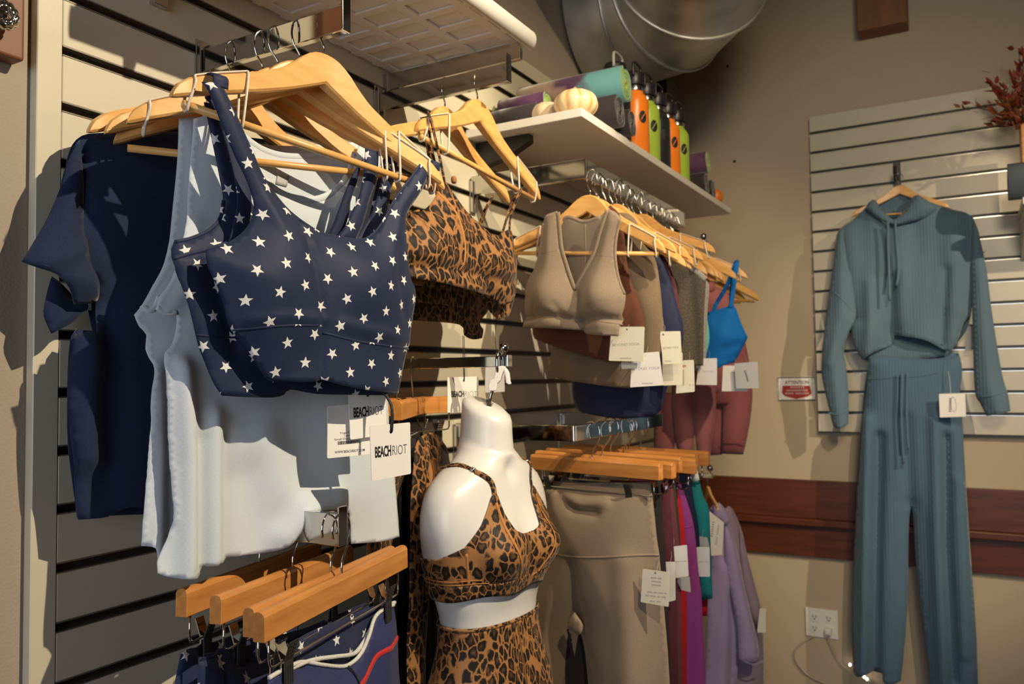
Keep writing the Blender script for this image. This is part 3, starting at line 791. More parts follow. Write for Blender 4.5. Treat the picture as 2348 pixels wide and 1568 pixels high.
strap3('strap', [pa-np.array([0, 0, .010]), pa+np.array([0, 0, .001]), pa-.012*n+np.array([0, 0, .006]), pa-.026*n, PB1.px(955, 425, -.006), PB1.px(925, 490, -.006), PB1.px(890, 590, -.004)], [n, n*.7+np.array([0, 0, .7]), np.array([0, 0, 1.]), -n, -n, -n, -n], .017, MT['star'], g)
# inner criss-cross straps of the back, right side
def poly(name, pts, pl, m, g, off, **k):
    return sheet(name, pts, pl, m, g, off=off, **k)
poly('back_strap', [(838, 340, 'c'), (868, 348, 'c'), (864, 403), (855, 433), (846, 459), (839, 488), (831, 516), (815, 552, 'c'), (765, 552, 'c'), (795, 514), (806, 486), (821, 453), (833, 398)], PB1, MT['star'], g, -.010, puff=.004, wd=.008, res=.006)
poly('back_strap', [(808, 398, 'c'), (832, 365, 'c'), (816, 420), (803, 463), (796, 506), (775, 552, 'c'), (748, 552, 'c'), (770, 499), (790, 443)], PB1, MT['navy_in'], g, -.022, puff=.003, wd=.008, res=.006)

# ---- second star bra
g = empty('sports_bra', PB2.px(640, 900), 'second navy star print sports bra, tucked behind the front one', 'bra', 'star print sports bras')
b2 = [(466, 235, 'c'), (497, 240, 'c'), (518, 320), (543, 380), (566, 430), (600, 500), (700, 560), (790, 558), (838, 509), (853, 484), (871, 423), (881, 383), (884, 352, 'c'), (912, 362, 'c'), (905, 406), (895, 436), (890, 473), (884, 506), (896, 540), (905, 600), (906, 700), (900, 800), (880, 880, 'co'), (700, 880, 'o'), (560, 880, 'c'), (490, 800), (440, 700), (402, 620), (393, 575), (399, 553, 'c'), (440, 544), (480, 525), (503, 500), (511, 460), (504, 410), (492, 350), (478, 290)]
B2 = sheet('front_panel', b2, PB2, MT['star'], g, off=.016, puff=.010, wd=.03, rnd=(.003, 13), res=.008, bumps=[(520, 640, .05, .05, .008), (800, 650, .05, .05, .008)])
ribbon('armhole_binding', B2, [(400, 555), (440, 546), (480, 527), (504, 500), (512, 460)], .005, .0018, MT['star'], g)
sheet('back_panel', [(399, 560, 'c'), (393, 590), (440, 700), (500, 830), (520, 880, 'co'), (880, 880, 'c'), (905, 700), (895, 600), (700, 585), (560, 575)], PB2, MT['navy_in'], g, off=-.012, puff=.004, res=.012)
strap('strap', PB2, [(482, 236, .016), (486, 226, .006), (500, 240, -.010), (530, 330, -.012), (552, 430, -.012), (540, 575, -.012)], .018, MT['navy_in'], g)
strap('strap', PB2, [(898, 357, .016), (896, 350, .004), (888, 365, -.012), (868, 440, -.012), (840, 575, -.012)], .015, MT['star'], g)

# ---- white tanks
PA = Plane((.186, .838, 1.957), 84); PBk = Plane((.150, .838, 1.957), 86)
g = empty('tank_top', PA.px(700, 1300), 'white sleeveless tank hanging in front of the other white tank, behind the star bras', 'tank top', 'white tanks')
tA = [(444, 272, 'c'), (490, 262, 'c'), (512, 330), (540, 380), (565, 375), (590, 388), (622, 430), (652, 450), (690, 461), (735, 460), (778, 434), (802, 395), (815, 352), (824, 330, 'c'), (870, 345, 'c'), (868, 420), (860, 520), (850, 620), (862, 760), (872, 905), (890, 1000), (905, 1110), (913, 1230, 'co'), (870, 1240, 'o'), (800, 1246, 'co'), (796, 1176, 'co'), (740, 1166, 'o'), (696, 1172, 'o'), (668, 1212, 'o'), (642, 1250, 'o'), (600, 1268, 'o'), (560, 1272, 'o'), (516, 1280, 'o'), (508, 1291, 'o'), (458, 1298, 'o'), (452, 1317, 'o'), (420, 1323, 'o'), (380, 1321, 'o'), (357, 1313, 'co'), (358, 1288, 'c'), (388, 1200), (386, 1100), (380, 1000), (375, 900), (372, 818), (392, 790), (404, 748), (402, 716, 'c'), (378, 718), (358, 704, 'c'), (364, 680), (385, 650), (402, 600), (424, 500), (432, 420)]
TA = sheet('front_panel', tA, PA, MT['white'], g, off=.012, puff=.006, wd=.015,
           ridges=[([(405, 840), (420, 1050), (420, 1310)], .011, .020), ([(480, 950), (483, 1100), (482, 1290)], .011, .014), ([(452, 1000), (455, 1300)], .006, -.010), ([(515, 1000), (515, 1290)], .010, -.010),
                   ([(600, 1000), (640, 1120), (700, 1170)], .03, .010), ([(795, 930), (797, 1240)], .004, -.003), ([(560, 1100), (590, 1260)], .03, -.010), ([(640, 1230), (690, 1165), (760, 1150)], .018, .018), ([(440, 500), (420, 640), (395, 710)], .008, .004)],
           rnd=(.006, 7), res=.0055, fine=True)
ribbon('hem', TA, [(800, 1228), (860, 1224), (911, 1214)], .0016, .0007, MT['white'], g)
ribbon('neck_band', TA, [(585, 383), (620, 425), (652, 446), (690, 456), (735, 455), (776, 430), (799, 392), (812, 352)], .011, .0018, MT['white'], g)
ribbon('armhole_binding', TA, [(359, 703), (380, 717), (402, 715)], .008, .002, MT['white'], g)
bk = [(444, 272, 'c'), (505, 262, 'c'), (545, 300), (600, 336), (660, 352), (740, 350), (800, 335), (826, 322, 'c'), (872, 340, 'c'), (868, 520), (870, 760), (880, 1000), (906, 1200, 'co'), (600, 1235, 'o'), (520, 1262, 'c'), (512, 1000), (500, 800), (470, 700), (440, 500)]
TB = sheet('back_panel', bk, PA, MT['white'], g, off=-.012, puff=.004, wd=.02, rnd=(.005, 8), res=.010)
ribbon('neck_band', TB, [(548, 306), (600, 342), (660, 358), (740, 356), (800, 341)], .010, .0016, MT['white'], g)
lp = [(637, 398, 'c'), (662, 403, 'c'), (658, 428, 'c'), (632, 422, 'c')]
sheet('care_label', lp, PA, MT['card_grey'], g, off=-.007, puff=0, rnd=None, res=.006, thick=.0006)
g = empty('tank_top', PBk.px(400, 1290), 'white sleeveless tank with gathered folds, second back, beside the navy T-shirt', 'tank top', 'white tanks')
tB = [(411, 272, 'c'), (446, 266, 'c'), (470, 400), (480, 600), (500, 800), (500, 1000), (500, 1275, 'co'), (440, 1278, 'o'), (392, 1283, 'o'), (352, 1296, 'o'), (345, 1284, 'o'), (340, 1254, 'o'), (317, 1250, 'c'), (318, 1200), (325, 1100), (330, 1000), (335, 900), (340, 845), (332, 800), (334, 768), (319, 750), (307, 722, 'c'), (325, 698), (346, 660), (375, 600), (394, 500), (404, 400)]
TBk = sheet('front_panel', tB, PBk, MT['white'], g, off=.010, puff=.006, wd=.012,
            ridges=[([(350, 840), (358, 1050), (352, 1280)], .010, .016), ([(334, 960), (328, 1240)], .006, .008), ([(372, 850), (378, 1270)], .006, -.008)], rnd=(.005, 8), res=.006, fine=True)
ribbon('armhole_binding', TBk, [(325, 699), (338, 712), (352, 704), (362, 680)], .008, .002, MT['white'], g)
sheet('back_panel', [(411, 272, 'c'), (446, 262, 'c'), (600, 330), (760, 330), (860, 320, 'c'), (880, 520), (890, 1000), (900, 1180, 'co'), (500, 1240, 'o'), (345, 1230, 'c'), (345, 1000), (360, 800), (380, 620), (404, 400)], PBk, MT['white'], g, off=-.012, puff=.004, rnd=(.005, 8), res=.012)

# ---- navy T-shirt nearest the wall
PN = Plane((.068, .838, 1.957), 86)
g = empty('t_shirt', PN.px(240, 1190), 'dark navy short sleeved T-shirt against the slat wall', 't-shirt')
tn = [(405, 302, 'c'), (340, 304), (260, 309), (205, 313), (176, 326), (156, 372), (142, 430), (152, 520), (185, 610), (221, 643), (224, 680), (222, 718), (213, 762, 'c'), (166, 766), (160, 800), (153, 850), (152, 926), (155, 980), (161, 1040), (170, 1110), (178, 1191, 'co'), (210, 1188, 'o'), (238, 1183, 'o'), (272, 1165, 'o'), (325, 1161, 'o'), (600, 1180, 'c'), (620, 800), (610, 500), (640, 380), (620, 330, 'c'), (560, 320), (480, 318)]
TN = sheet('front_panel', tn, PN, MT['navy'], g, off=.010, puff=.016, wd=.03, rnd=(.006, 9), res=.009, ridges=[([(200, 760), (190, 900), (195, 1050)], .016, .014), ([(240, 700), (250, 900), (240, 1150)], .02, -.008), ([(206, 330), (190, 420), (196, 560), (224, 650)], .006, -.003)])
sheet('back_panel', [(405, 296, 'c'), (260, 303), (176, 320), (150, 420), (185, 610), (214, 762, 'c'), (166, 770), (155, 980), (178, 1187, 'co'), (600, 1170, 'c'), (610, 500), (620, 320, 'c')], PN, MT['navy'], g, off=-.008, puff=.010, wd=.03, rnd=(.004, 9), res=.012, back=True)
sl = [(180, 322, 'c'), (156, 368), (140, 425), (110, 500), (78, 556), (51, 600, 'co'), (88, 618, 'o'), (119, 630, 'o'), (150, 660, 'o'), (172, 697, 'c'), (222, 690), (222, 645), (208, 600), (194, 540), (190, 430)]
SLV = sheet('sleeve', sl, PN, MT['navy'], g, off=.016, puff=.014, wd=.02, rnd=(.004, 10), res=.008, ridges=[([(195, 560), (150, 590), (100, 600)], .010, .006), ([(215, 650), (175, 640)], .012, .006)])
ribbon('sleeve_hem', SLV, [(57, 592), (92, 610), (122, 622), (153, 651), (176, 688)], .0015, .0007, MT['navy_in'], g)
sheet('sleeve', [(118, 634, 'c'), (111, 655), (101, 700), (100, 726), (117, 765, 'co'), (140, 752, 'o'), (163, 738, 'o'), (192, 712, 'o'), (222, 716, 'c'), (222, 660), (172, 690), (145, 655)], PN, MT['navy'], g, off=-.004, puff=.006, wd=.012, rnd=(.003, 12), res=.008)
sheet('sleeve_lining', [(120, 640, 'c'), (108, 700), (118, 760, 'c'), (170, 720), (222, 700, 'c'), (180, 690), (150, 660)], PN, MT['navy_in'], g, off=-.010, puff=.002, rnd=None, res=.010)

# ================================================================== hang tags on the star bras
def card(name, pts, pl, off, label, m=None, cat='tag', group='white hang tags of the star and leopard bras', hole=None, curl=0.0):
    P = [pl.uv(*q) for q in pts]; q2 = pl.at(off)
    P = [q2.uv(*q) for q in pts]
    cx = sum(p[0] for p in P)/len(P); mz = min(p[1] for p in P)
    r = empty(name, q2.w(cx, mz), label, cat, group)
    fl = []
    k = len(P)
    for i in range(k):   # rounded corners
        p = np.array(P[i]); a = np.array(P[i-1]); b = np.array(P[(i+1) % k]); rr = .0022
        for t in (0, .5, 1):
            A = p+(a-p)/np.linalg.norm(a-p)*rr; B = p+(b-p)/np.linalg.norm(b-p)*rr
            fl.append((1-t)**2*A+2*t*(1-t)*p+t*t*B)
    n = len(fl); vs = [q2.w(x, y, .0004) for x, y in fl]+[q2.w(x, y, -.0004) for x, y in fl]
    fs = [tuple(range(n)), tuple(range(2*n-1, n-1, -1))]+[(i, n+i, n+(i+1) % n, (i+1) % n) for i in range(n)]
    mk('card', vs, fs, m or MT['card'], r, False)
    if hole:
        u, v = q2.uv(*hole); vv, ff = lathe_data([(.0001, 0), (.0030, 0), (.0024, .0010), (.0001, .0011)], 14, q2.n, q2.w(u, v, .0003)); mk('eyelet', vv, ff, MT['ink'], r)
    r['_pl'] = 0
    del r['_pl']
    return r, q2
def frame(q2, o, ex):
    """text frame whose baseline runs from pixel o to pixel ex"""
    a = np.array(q2.uv(*o)); b = np.array(q2.uv(*ex)); d = b-a; L = np.linalg.norm(d); d = d/L
    ax = d[0]*q2.h+d[1]*q2.z; ay = -d[1]*q2.h+d[0]*q2.z
    return q2.w(a[0], a[1], .0004), ax, ay, q2.n, L
def text_fit(name, s, q2, o, ex, hpx, m, r, bold=0.0, space=1.0):
    """one line of lettering between two pixels on the card, with given cap height in pixels"""
    og, ax, ay, an, L = frame(q2, o, ex)
    u0 = np.array(q2.uv(o[0], o[1])); u1 = np.array(q2.uv(o[0], o[1]-hpx)); H = np.linalg.norm(u1-u0)
    c = bpy.data.curves.new('t', 'FONT'); c.body = s; c.size = H/.70; c.space_character = space; c.offset = bold*H
    t = bpy.data.objects.new('t', c); COL.objects.link(t); bpy.context.view_layer.update(); wdt = max(t.dimensions.x, 1e-5)
    bpy.data.objects.remove(t); bpy.data.curves.remove(c)
    return text(name, s, og, ax, ay, an, H/.70, m, r, 'LEFT', bold*H, L/wdt, space)
PT = PB1.at(.040)
r, q = card('hang_tag', [(848, 977), (940, 968), (942, 1086), (852, 1103)], PB1, .045, 'white hang tag reading BEACHRIOT on a black cord, fully lit, below the front star bra', hole=(896, 989))
text_fit('print_bold', 'BEACH', q, (859, 1049), (896, 1044), 24, MT['ink'], r, .045, .92)
text_fit('print_thin', 'RIOT', q, (898, 1044), (931, 1040), 23, MT['ink'], r, -.022, .98)
tube('cord', [q.px(896, 989, .001), q.px(896, 960, .002), q.px(897, 930), q.px(894, 905, -.01), q.px(893, 885, -.02)], .0019, MT['cord_black'], r, 6, 3)
tube('cord', [q.px(897, 989, .001), q.px(898, 960, .002), q.px(897.5, 930), q.px(897, 905, -.01), q.px(897, 885, -.02)], .0019, MT['cord_black'], r, 6, 3)
r, q = card('hang_tag', [(799, 899), (884, 893), (886, 996), (803, 1008)], PB1, -.002, 'white hang tag reading BEACHRIOT half in shadow, behind the fully lit one', hole=(843, 905))
text_fit('print_bold', 'BEACH', q, (810, 957), (845, 953), 22, MT['ink'], r, .045, .92)
text_fit('print_thin', 'RIOT', q, (846, 953), (876, 950), 21, MT['ink'], r, -.022, .98)
tube('cord', [q.px(843, 905, .001), q.px(843, 880, -.004), q.px(843, 860, -.006)], .0011, MT['cord_black'], r, 6, 2)
r, q = card('hang_tag', [(751, 931), (846, 924), (848, 1041), (750, 1051)], PB1, -.009, 'white hang tag turned to its barcode side, left of the two logo tags', MT['card'])
text_fit('print_line', 'WWW.BEACHRIOT.COM', q, (767, 1040), (836, 1034), 6, MT['ink'], r, .01)
text_fit('print_line', 'Yoga Flex Star', q, (778, 995), (826, 991), 4.5, MT['ink'], r)
text_fit('print_line', 'Leather', q, (789, 1001), (810, 999), 4.0, MT['ink'], r)
text_fit('print_line', 'Small Designs Star', q, (766, 1010), (826, 1005), 4.5, MT['ink'], r)
m = MB(); x = 774.0; rr_ = random.Random(3)
while x < 826:
    wv = rr_.choice((.9, 1.4, 2.0)); fy = 1
    A = [q.px(x, 1012-.09*(x-774)), q.px(x+wv, 1012-.09*(x+wv-774)), q.px(x+wv, 1020-.09*(x+wv-774)), q.px(x, 1020-.09*(x-774))]
    m.add([p+q.n*.0006 for p in A]+[p+q.n*.0003 for p in A], [(0, 1, 2, 3), (7, 6, 5, 4), (0, 4, 5, 1), (1, 5, 6, 2), (2, 6, 7, 3), (3, 7, 4, 0)]); x += wv+rr_.choice((.8, 1.3))
m.build('barcode', MT['ink'], r)
tube('cord', [q.px(800, 928, .001), q.px(806, 900, .0), q.px(810, 880, .0)], .001, MT['cord_black'], r, 6, 2)
# ================================================================== leopard bras on the second bar
PL1 = Plane((.247, 1.275, 2.027), 90)
hanger((.240, 1.279, 2.027), 90, -4.5, 'honey coloured wooden hanger of the front leopard bra', 'hangers on the second chrome bar', True, .96)
hanger((.165, 1.279, 2.027), 90, -4.0, 'honey coloured wooden hanger of the rear leopard bra, nearer the wall', 'hangers on the second chrome bar', False, .96, rod=False)
g = empty('sports_bra', PL1.px(1080, 700), 'leopard print bra on the front hanger of the second bar', 'bra', 'leopard print bras')
lf = [(1019, 414, 'c'), (1036, 440), (1066, 480), (1100, 514), (1134, 541), (1150, 534), (1170, 527), (1176, 551), (1183, 602), (1185, 650), (1180, 676), (1174, 692, 'c'), (1150, 700), (1128, 686), (1109, 678, 'co'), (1060, 668, 'o'), (1007, 657, 'o'), (945, 643, 'o'), (900, 634, 'c'), (895, 560), (905, 515), (931, 506), (942, 490), (956, 486), (972, 482), (992, 462), (1006, 436)]
L1 = sheet('front_panel', lf, PL1, MT['leo'], g, off=.016, puff=.024, wd=.04, bumps=[(975, 560, .06, .055, .016), (1120, 605, .05, .05, .014)], ridges=[([(930, 612), (1010, 620), (1110, 640), (1180, 650)], .010, -.008)], rnd=(.003, 12), res=.007, thick=.002)
ribbon('cup_seam', L1, [(1003, 440), (1022, 480), (1034, 530), (1036, 580), (1030, 625)], .006, .0016, MT['thread_o'], g)
ribbon('band_seam', L1, [(935, 608), (1000, 614), (1060, 624), (1120, 636), (1178, 650)], .0016, .0008, MT['thread_o'], g)
ribbon('band_seam', L1, [(935, 618), (1000, 624), (1060, 634), (1120, 647), (1172, 662)], .0016, .0008, MT['thread_o'], g)
sheet('back_panel', [(900, 560, 'c'), (900, 640), (1000, 660), (1105, 680), (1122, 711), (1142, 733, 'co'), (1166, 725, 'c'), (1176, 690), (1184, 640), (1180, 580), (1120, 560)], PL1, MT['leo'], g, off=-.014, puff=.006, rnd=(.003, 12), res=.010)
strap('strap', PL1, [(1020, 420, .018), (1012, 380, .020), (1001, 330, .024), (988, 275, .028), (984, 262, .018), (980, 266, -.004), (988, 330, -.008), (1003, 410, -.010), (1010, 520, -.012)], .0075, MT['leo_strap'], g, .0012)
strap('strap', PL1, [(1168, 532, .014), (1170, 500, .014), (1180, 470, .020), (1192, 440, .024), (1196, 432, .014), (1190, 440, -.004), (1172, 470, -.008), (1150, 540, -.010)], .0075, MT['leo_strap'], g, .0012)
v, f = lathe_data([(.0035, -.006), (.005, -.003), (.005, .003), (.0035, .006)], 10, None, PL1.px(1019, 416, .020)); mk('strap_loop', v, f, MT['leo_strap'], g)
PL2 = PL1.at(-.07)
g = empty('sports_bra', PL2.px(1080, 770), 'shadowed leopard print bra hanging behind the front leopard bra', 'bra', 'leopard print bras')
sheet('front_panel', [(900, 500, 'c'), (980, 480), (1100, 510, 'c'), (1122, 560), (1128, 640), (1122, 700), (1100, 716, 'co'), (1000, 700, 'o'), (900, 690, 'c')], PL2, MT['leo'], g, off=.016, puff=.014, rnd=(.003, 12), res=.010)
sheet('back_panel', [(900, 600, 'c'), (900, 732, 'co'), (945, 735, 'o'), (1050, 745, 'o'), (1064, 768), (1082, 778, 'o'), (1104, 775, 'c'), (1107, 755), (1098, 738), (1120, 702), (1125, 600)], PL2, MT['leo'], g, off=-.008, puff=.008, rnd=(.003, 12), res=.010)
strap('strap', PL2, [(1100, 512, .016), (1112, 480, .018), (1126, 458, .022), (1130, 450, .012), (1122, 462, -.006), (1104, 510, -.010)], .0075, MT['leo_strap'], g, .0012)
strap('strap', PL2, [(1004, 470, .016), (992, 380, .018), (975, 300, .024), (970, 282, .014), (978, 330, -.008), (996, 440, -.010)], .0075, MT['leo_strap'], g, .0012)
# their tags
r, q = card('hang_tag', [(1026, 865), (1097, 863), (1096, 944), (1026, 946)], PL2, -.004, 'white hang tag reading BEACHRIOT hanging left of the mannequin neck', hole=(1063, 872))
text_fit('print_bold', 'BEACH', q, (1034, 910), (1063, 909), 13, MT['ink'], r, .045, .92)
text_fit('print_thin', 'RIOT', q, (1064, 909), (1092, 909), 13, MT['ink_grey'], r, -.022, .98)
tube('cord', [q.px(1063, 872, .001), q.px(1062, 820, 0), q.px(1061, 770, 0)], .0008, MT['cord_black'], r, 6, 2)
tube('cord', [q.px(1064, 872, .001), q.px(1065, 820, 0), q.px(1064, 770, 0)], .0008, MT['cord_black'], r, 6, 2)
r, q = card('hang_tag', [(1113, 842), (1156, 838), (1157, 898), (1112, 900)], PL1, -.05, 'pale grey blank tag hanging behind the white plastic hook', MT['card_grey'])
tube('cord', [q.px(1140, 842, .001), q.px(1136, 780, 0), q.px(1138, 720, 0)], .0008, MT['cord_black'], r, 6, 2)

# ================================================================== mannequin
MX, MY, PH = .262, 1.262, R(-6)
SEC = [(1.452, .030, .036, .036), (1.448, .039, .046, .045), (1.436, .0425, .0495, .047), (1.41, .044, .05, .048), (1.385, .046, .052, .05), (1.366, .056, .054, .053), (1.349, .078, .055, .056), (1.333, .108, .056, .060), (1.315, .134, .058, .064), (1.295, .149, .061, .068), (1.27, .156, .066, .072), (1.24, .157, .072, .074), (1.21, .153, .078, .074), (1.18, .146, .080, .072), (1.15, .136, .077, .068), (1.12, .125, .070, .063), (1.09, .115, .064, .058), (1.06, .110, .063, .056), (1.03, .113, .067, .058), (1.0, .121, .073, .064), (.96, .135, .081, .074), (.90, .149, .087, .086), (.84, .155, .09, .09), (.80, .150, .088, .088)]
_sz = [s[0] for s in SEC][::-1]
def body_r(th, z, bust=1.0):
    a = np.interp(z, _sz, [s[1] for s in SEC][::-1]); bf = np.interp(z, _sz, [s[2] for s in SEC][::-1]); bb = np.interp(z, _sz, [s[3] for s in SEC][::-1])
    c, s = math.cos(th), math.sin(th); b = bf if c > 0 else bb
    k = 2.35 if z < 1.34 else 2.0
    r = (abs(c/b)**k+abs(s/a)**k)**(-1/k)
    for t0 in (-R(34), R(34)):
        d = (th-t0+math.pi) % (2*math.pi)-math.pi
        r += bust*.030*math.exp(-(d/.44)**2-((z-1.200)/.048)**2)
    # hollow above the collar bones, spine groove, neck hollow
    r -= .010*math.exp(-((th+math.pi) % (2*math.pi)-math.pi)**2/.10-((z-1.335)/.018)**2)
    for t0 in (-R(62), R(62)):
        d = (th-t0+math.pi) % (2*math.pi)-math.pi; r -= .014*math.exp(-(d/.22)**2-((z-1.185)/.05)**2)
    return r
def body_p(th, z, off=0.0, bust=1.0):
    r = body_r(th, z, bust)+off; x, y = r*math.cos(th), r*math.sin(th)
    zz = z-(.42*x if z > 1.39 else .42*x*max(0, (z-1.36)/.03))+(0.0)
    return np.array([MX+x*math.cos(PH)-y*math.sin(PH), MY+x*math.sin(PH)+y*math.cos(PH), zz])
mn = empty('mannequin', (MX, MY, .8), 'white headless hanging torso mannequin wearing a leopard bra and leggings', 'mannequin')
zs = list(np.linspace(.80, 1.30, 44))+list(np.linspace(1.31, 1.452, 20)); NT = 72
vs = [body_p(2*math.pi*j/NT, z) for z in zs for j in range(NT)]
fs = [(i*NT+j, i*NT+(j+1) % NT, (i+1)*NT+(j+1) % NT, (i+1)*NT+j) for i in range(len(zs)-1) for j in range(NT)]
fs += [tuple(range(NT-1, -1, -1)), tuple((len(zs)-1)*NT+j for j in range(NT))]
mk('torso', vs, fs, MT['white_gloss'], mn)
nk = np.array([MX+.004, MY, 1.450])
hk = np.array([.303-.012, F3['y'], F3['z']])
tube('hook_stem', [nk-np.array([0, 0, .004]), nk+np.array([.004, .006, .022]), hk+np.array([-.006, -.008, -.030]), hk+np.array([-.004, -.013, -.014]), hk+np.array([-.004, -.0135, .006]), hk+np.array([-.004, -.007, .017]), hk+np.array([-.004, .003, .019]), hk+np.array([-.004, .012, .010]), hk+np.array([-.004, .013, -.004])], .0032, MT['chrome'], mn, 10, 5)
v, f = lathe_data([(.0085, -.004), (.0085, .003), (.0050, .0035), (.0048, .010), (.0001, .0105)], 6, (.1, .15, 1), nk); mk('hex_nut', v, f, MT['chrome_dull'], mn, False)
# white plastic hook gripping the stem
m = MB()
def prism(mb, outline, pl, off, th):
    n = len(outline); P = [pl.at(off).px(*q) for q in outline]; vs = [p+pl.n*th for p in P]+[p-pl.n*th for p in P]
    mb.add(vs, [tuple(range(n)), tuple(range(2*n-1, n-1, -1))]+[(i, n+i, n+(i+1) % n, (i+1) % n) for i in range(n)])
PH3 = Plane((.298, F3['y']-.004, 1.52), 20)
prism(m, [(1139, 841), (1152, 839), (1160, 840), (1168, 856), (1170, 874), (1172, 880), (1168, 882), (1161, 878), (1160, 866), (1156, 850), (1152, 858), (1148, 872), (1141, 880), (1138, 896), (1121, 896), (1121, 882), (1125, 872), (1133, 868)], PH3, 0, .006)
o = m.build('plastic_hook', MT['white_plastic'], mn, False, bv=.0015)

def wrap(name, ztop, zbot, m, parent, off, nt=120, nz=16, t0=0, t1=2*math.pi, bust=1.12, uvs=1.0):
    vs = []; uv = []; closed = abs(t1-t0-2*math.pi) < 1e-6
    for i in range(nt+(0 if closed else 1)):
        th = t0+(t1-t0)*i/nt; dd = (th+math.pi) % (2*math.pi)-math.pi; a, b = ztop(dd), zbot(dd)
        for j in range(nz+1):
            z = b+(a-b)*j/nz; vs.append(body_p(th, z, off, bust)); uv.append((th*.115, z))
    k = nz+1; N = nt if closed else nt
    fs = [(i*k+j, ((i+1) % (nt if closed else nt+1))*k+j, ((i+1) % (nt if closed else nt+1))*k+j+1, i*k+j+1) for i in range(N) for j in range(nz)]
    o = mk(name, vs, fs, m, parent, True, uv=uv); solid(o, .0016); return o
zt_b = lambda d: float(np.interp(abs(d), [0, .2, .40, .56, .68, .76, .84, 1.0, 1.2, 1.5, 2.2, 3.1416], [1.226, 1.228, 1.236, 1.262, 1.294, 1.304, 1.294, 1.252, 1.218, 1.198, 1.190, 1.186]))
zb_b = lambda d: 1.126+.004*math.sin(5*d)
bra = empty('sports_bra', (MX, MY, 1.10), 'leopard print bra worn by the white mannequin', 'bra', 'leopard print bras')
wrap('cups', zt_b, lambda d: 1.151, MT['leo_m'], bra, .0045, 120, 18)
wrap('band', lambda d: 1.153, zb_b, MT['leo_m'], bra, .0056, 120, 5)
def body_line(pts, off=.005, sub=5, bust=1.12):
    q = smooth_path([np.array(p, float) for p in pts], sub); return [body_p(a, z, off, bust) for a, z in q]
def nrm(W): return [(p-np.array([MX, MY, p[2]-.02])) for p in W]
for s in (-1, 1):
    W = body_line([(s*.76, 1.298), (s*.79, 1.312), (s*.88, 1.325), (s*1.12, 1.338), (s*1.57, 1.348), (s*2.1, 1.335), (s*2.4, 1.30), (s*2.5, 1.24), (s*2.55, 1.165)], .0035)
    ribbon3('strap', W, nrm(W), .009, .0016, MT['leo_strap'], bra)
    k = 8; v, f = lathe_data([(.0048, -.004), (.0060, -.002), (.0060, .002), (.0048, .004)], 10, W[k+8]-W[k+7], W[k+8]); mk('slider', v, f, MT['chrome_dull'], bra)
    W = body_line([(s*.74, 1.285), (s*.62, 1.245), (s*.46, 1.200), (s*.34, 1.165), (s*.30, 1.153)], .0068); ribbon3('cup_seam', W, nrm(W), .005, .0012, MT['thread_o'], bra)
    W = body_line([(s*1.18, 1.208), (s*1.18, 1.18), (s*1.18, 1.153)], .0056); ribbon3('side_seam', W, nrm(W), .006, .0012, MT['thread_o'], bra)
W = body_line([(a, 1.155) for a in np.linspace(-2.0, -.9, 9)], .0068); ribbon3('band_stitch', W, nrm(W), .0014, .0008, MT['thread_o'], bra)
W = body_line([(a, 1.161) for a in np.linspace(-2.0, -1.0, 9)], .0068); ribbon3('band_stitch', W, nrm(W), .0014, .0008, MT['thread_o'], bra)
lg = empty('leggings', (MX, MY, .8), 'leopard print leggings worn by the white mannequin', 'leggings', 'leopard print leggings')
wrap('body', lambda d: 1.074, lambda d: .80, MT['leo_far'], lg, .0045, 90, 24)
W = [body_p(a, 1.0735, .0048) for a in np.linspace(0, 2*math.pi, 80)[:-1]]; ribbon3('waist_edge', W, nrm(W), .006, .0016, MT['leo_strap'], lg, True)

# ================================================================== leopard leggings and black pieces behind the mannequin
PM = Plane((.105, 1.30, 1.40), 108)
trouser_hanger((.085, 1.275, 1.445), 118, 0, 'orange wooden trouser hanger seen end on behind the mannequin, with leopard leggings clipped', 'trouser hangers on the thin ball ended bar', flip=-1)
trouser_hanger((.020+.025, 1.275, 1.445), 84, 0, 'orange wooden trouser hanger beside the slat wall, partly behind the hang tags', 'trouser hangers on the thin ball ended bar', flip=-1)
g = empty('leggings', PM.px(955, 1560), 'leopard print leggings hanging in a narrow strip left of the mannequin', 'leggings', 'leopard print leggings')
lgp = [(951, 1030, 'c'), (962, 1004), (985, 992), (1008, 1000, 'c'), (1013, 1060), (1001, 1120), (990, 1200), (984, 1300), (975, 1400), (972, 1500), (970, 1640, 'c'), (930, 1640, 'c'), (934, 1500), (938, 1350), (941, 1200), (945, 1110)]
LG = sheet('front_panel', lgp, PM, MT['leo_far'], g, off=.02, puff=.016, wd=.02, ridges=[([(985, 1000), (968, 1100), (958, 1400)], .010, -.010)], rnd=(.004, 10), res=.010)
ribbon('seam', LG, [(942, 1174), (950, 1171), (958, 1173)], .0014, .0008, MT['thread_o'], g)
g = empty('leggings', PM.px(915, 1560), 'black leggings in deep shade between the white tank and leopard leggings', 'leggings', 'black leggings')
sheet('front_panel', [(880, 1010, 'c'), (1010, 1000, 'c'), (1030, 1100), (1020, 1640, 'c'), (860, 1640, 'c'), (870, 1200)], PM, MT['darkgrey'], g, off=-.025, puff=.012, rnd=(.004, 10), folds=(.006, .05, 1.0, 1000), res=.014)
g = empty('leggings', PM.px(880, 1300), 'dark leopard print leggings glimpsed behind the white tank hem', 'leggings', 'leopard print leggings')
sheet('front_panel', [(850, 1040, 'c'), (935, 1020, 'c'), (930, 1080), (915, 1130), (905, 1170), (890, 1330, 'c'), (840, 1330, 'c'), (846, 1150)], PM, MT['leo_far'], g, off=-.012, puff=.010, rnd=(.004, 10), res=.012)

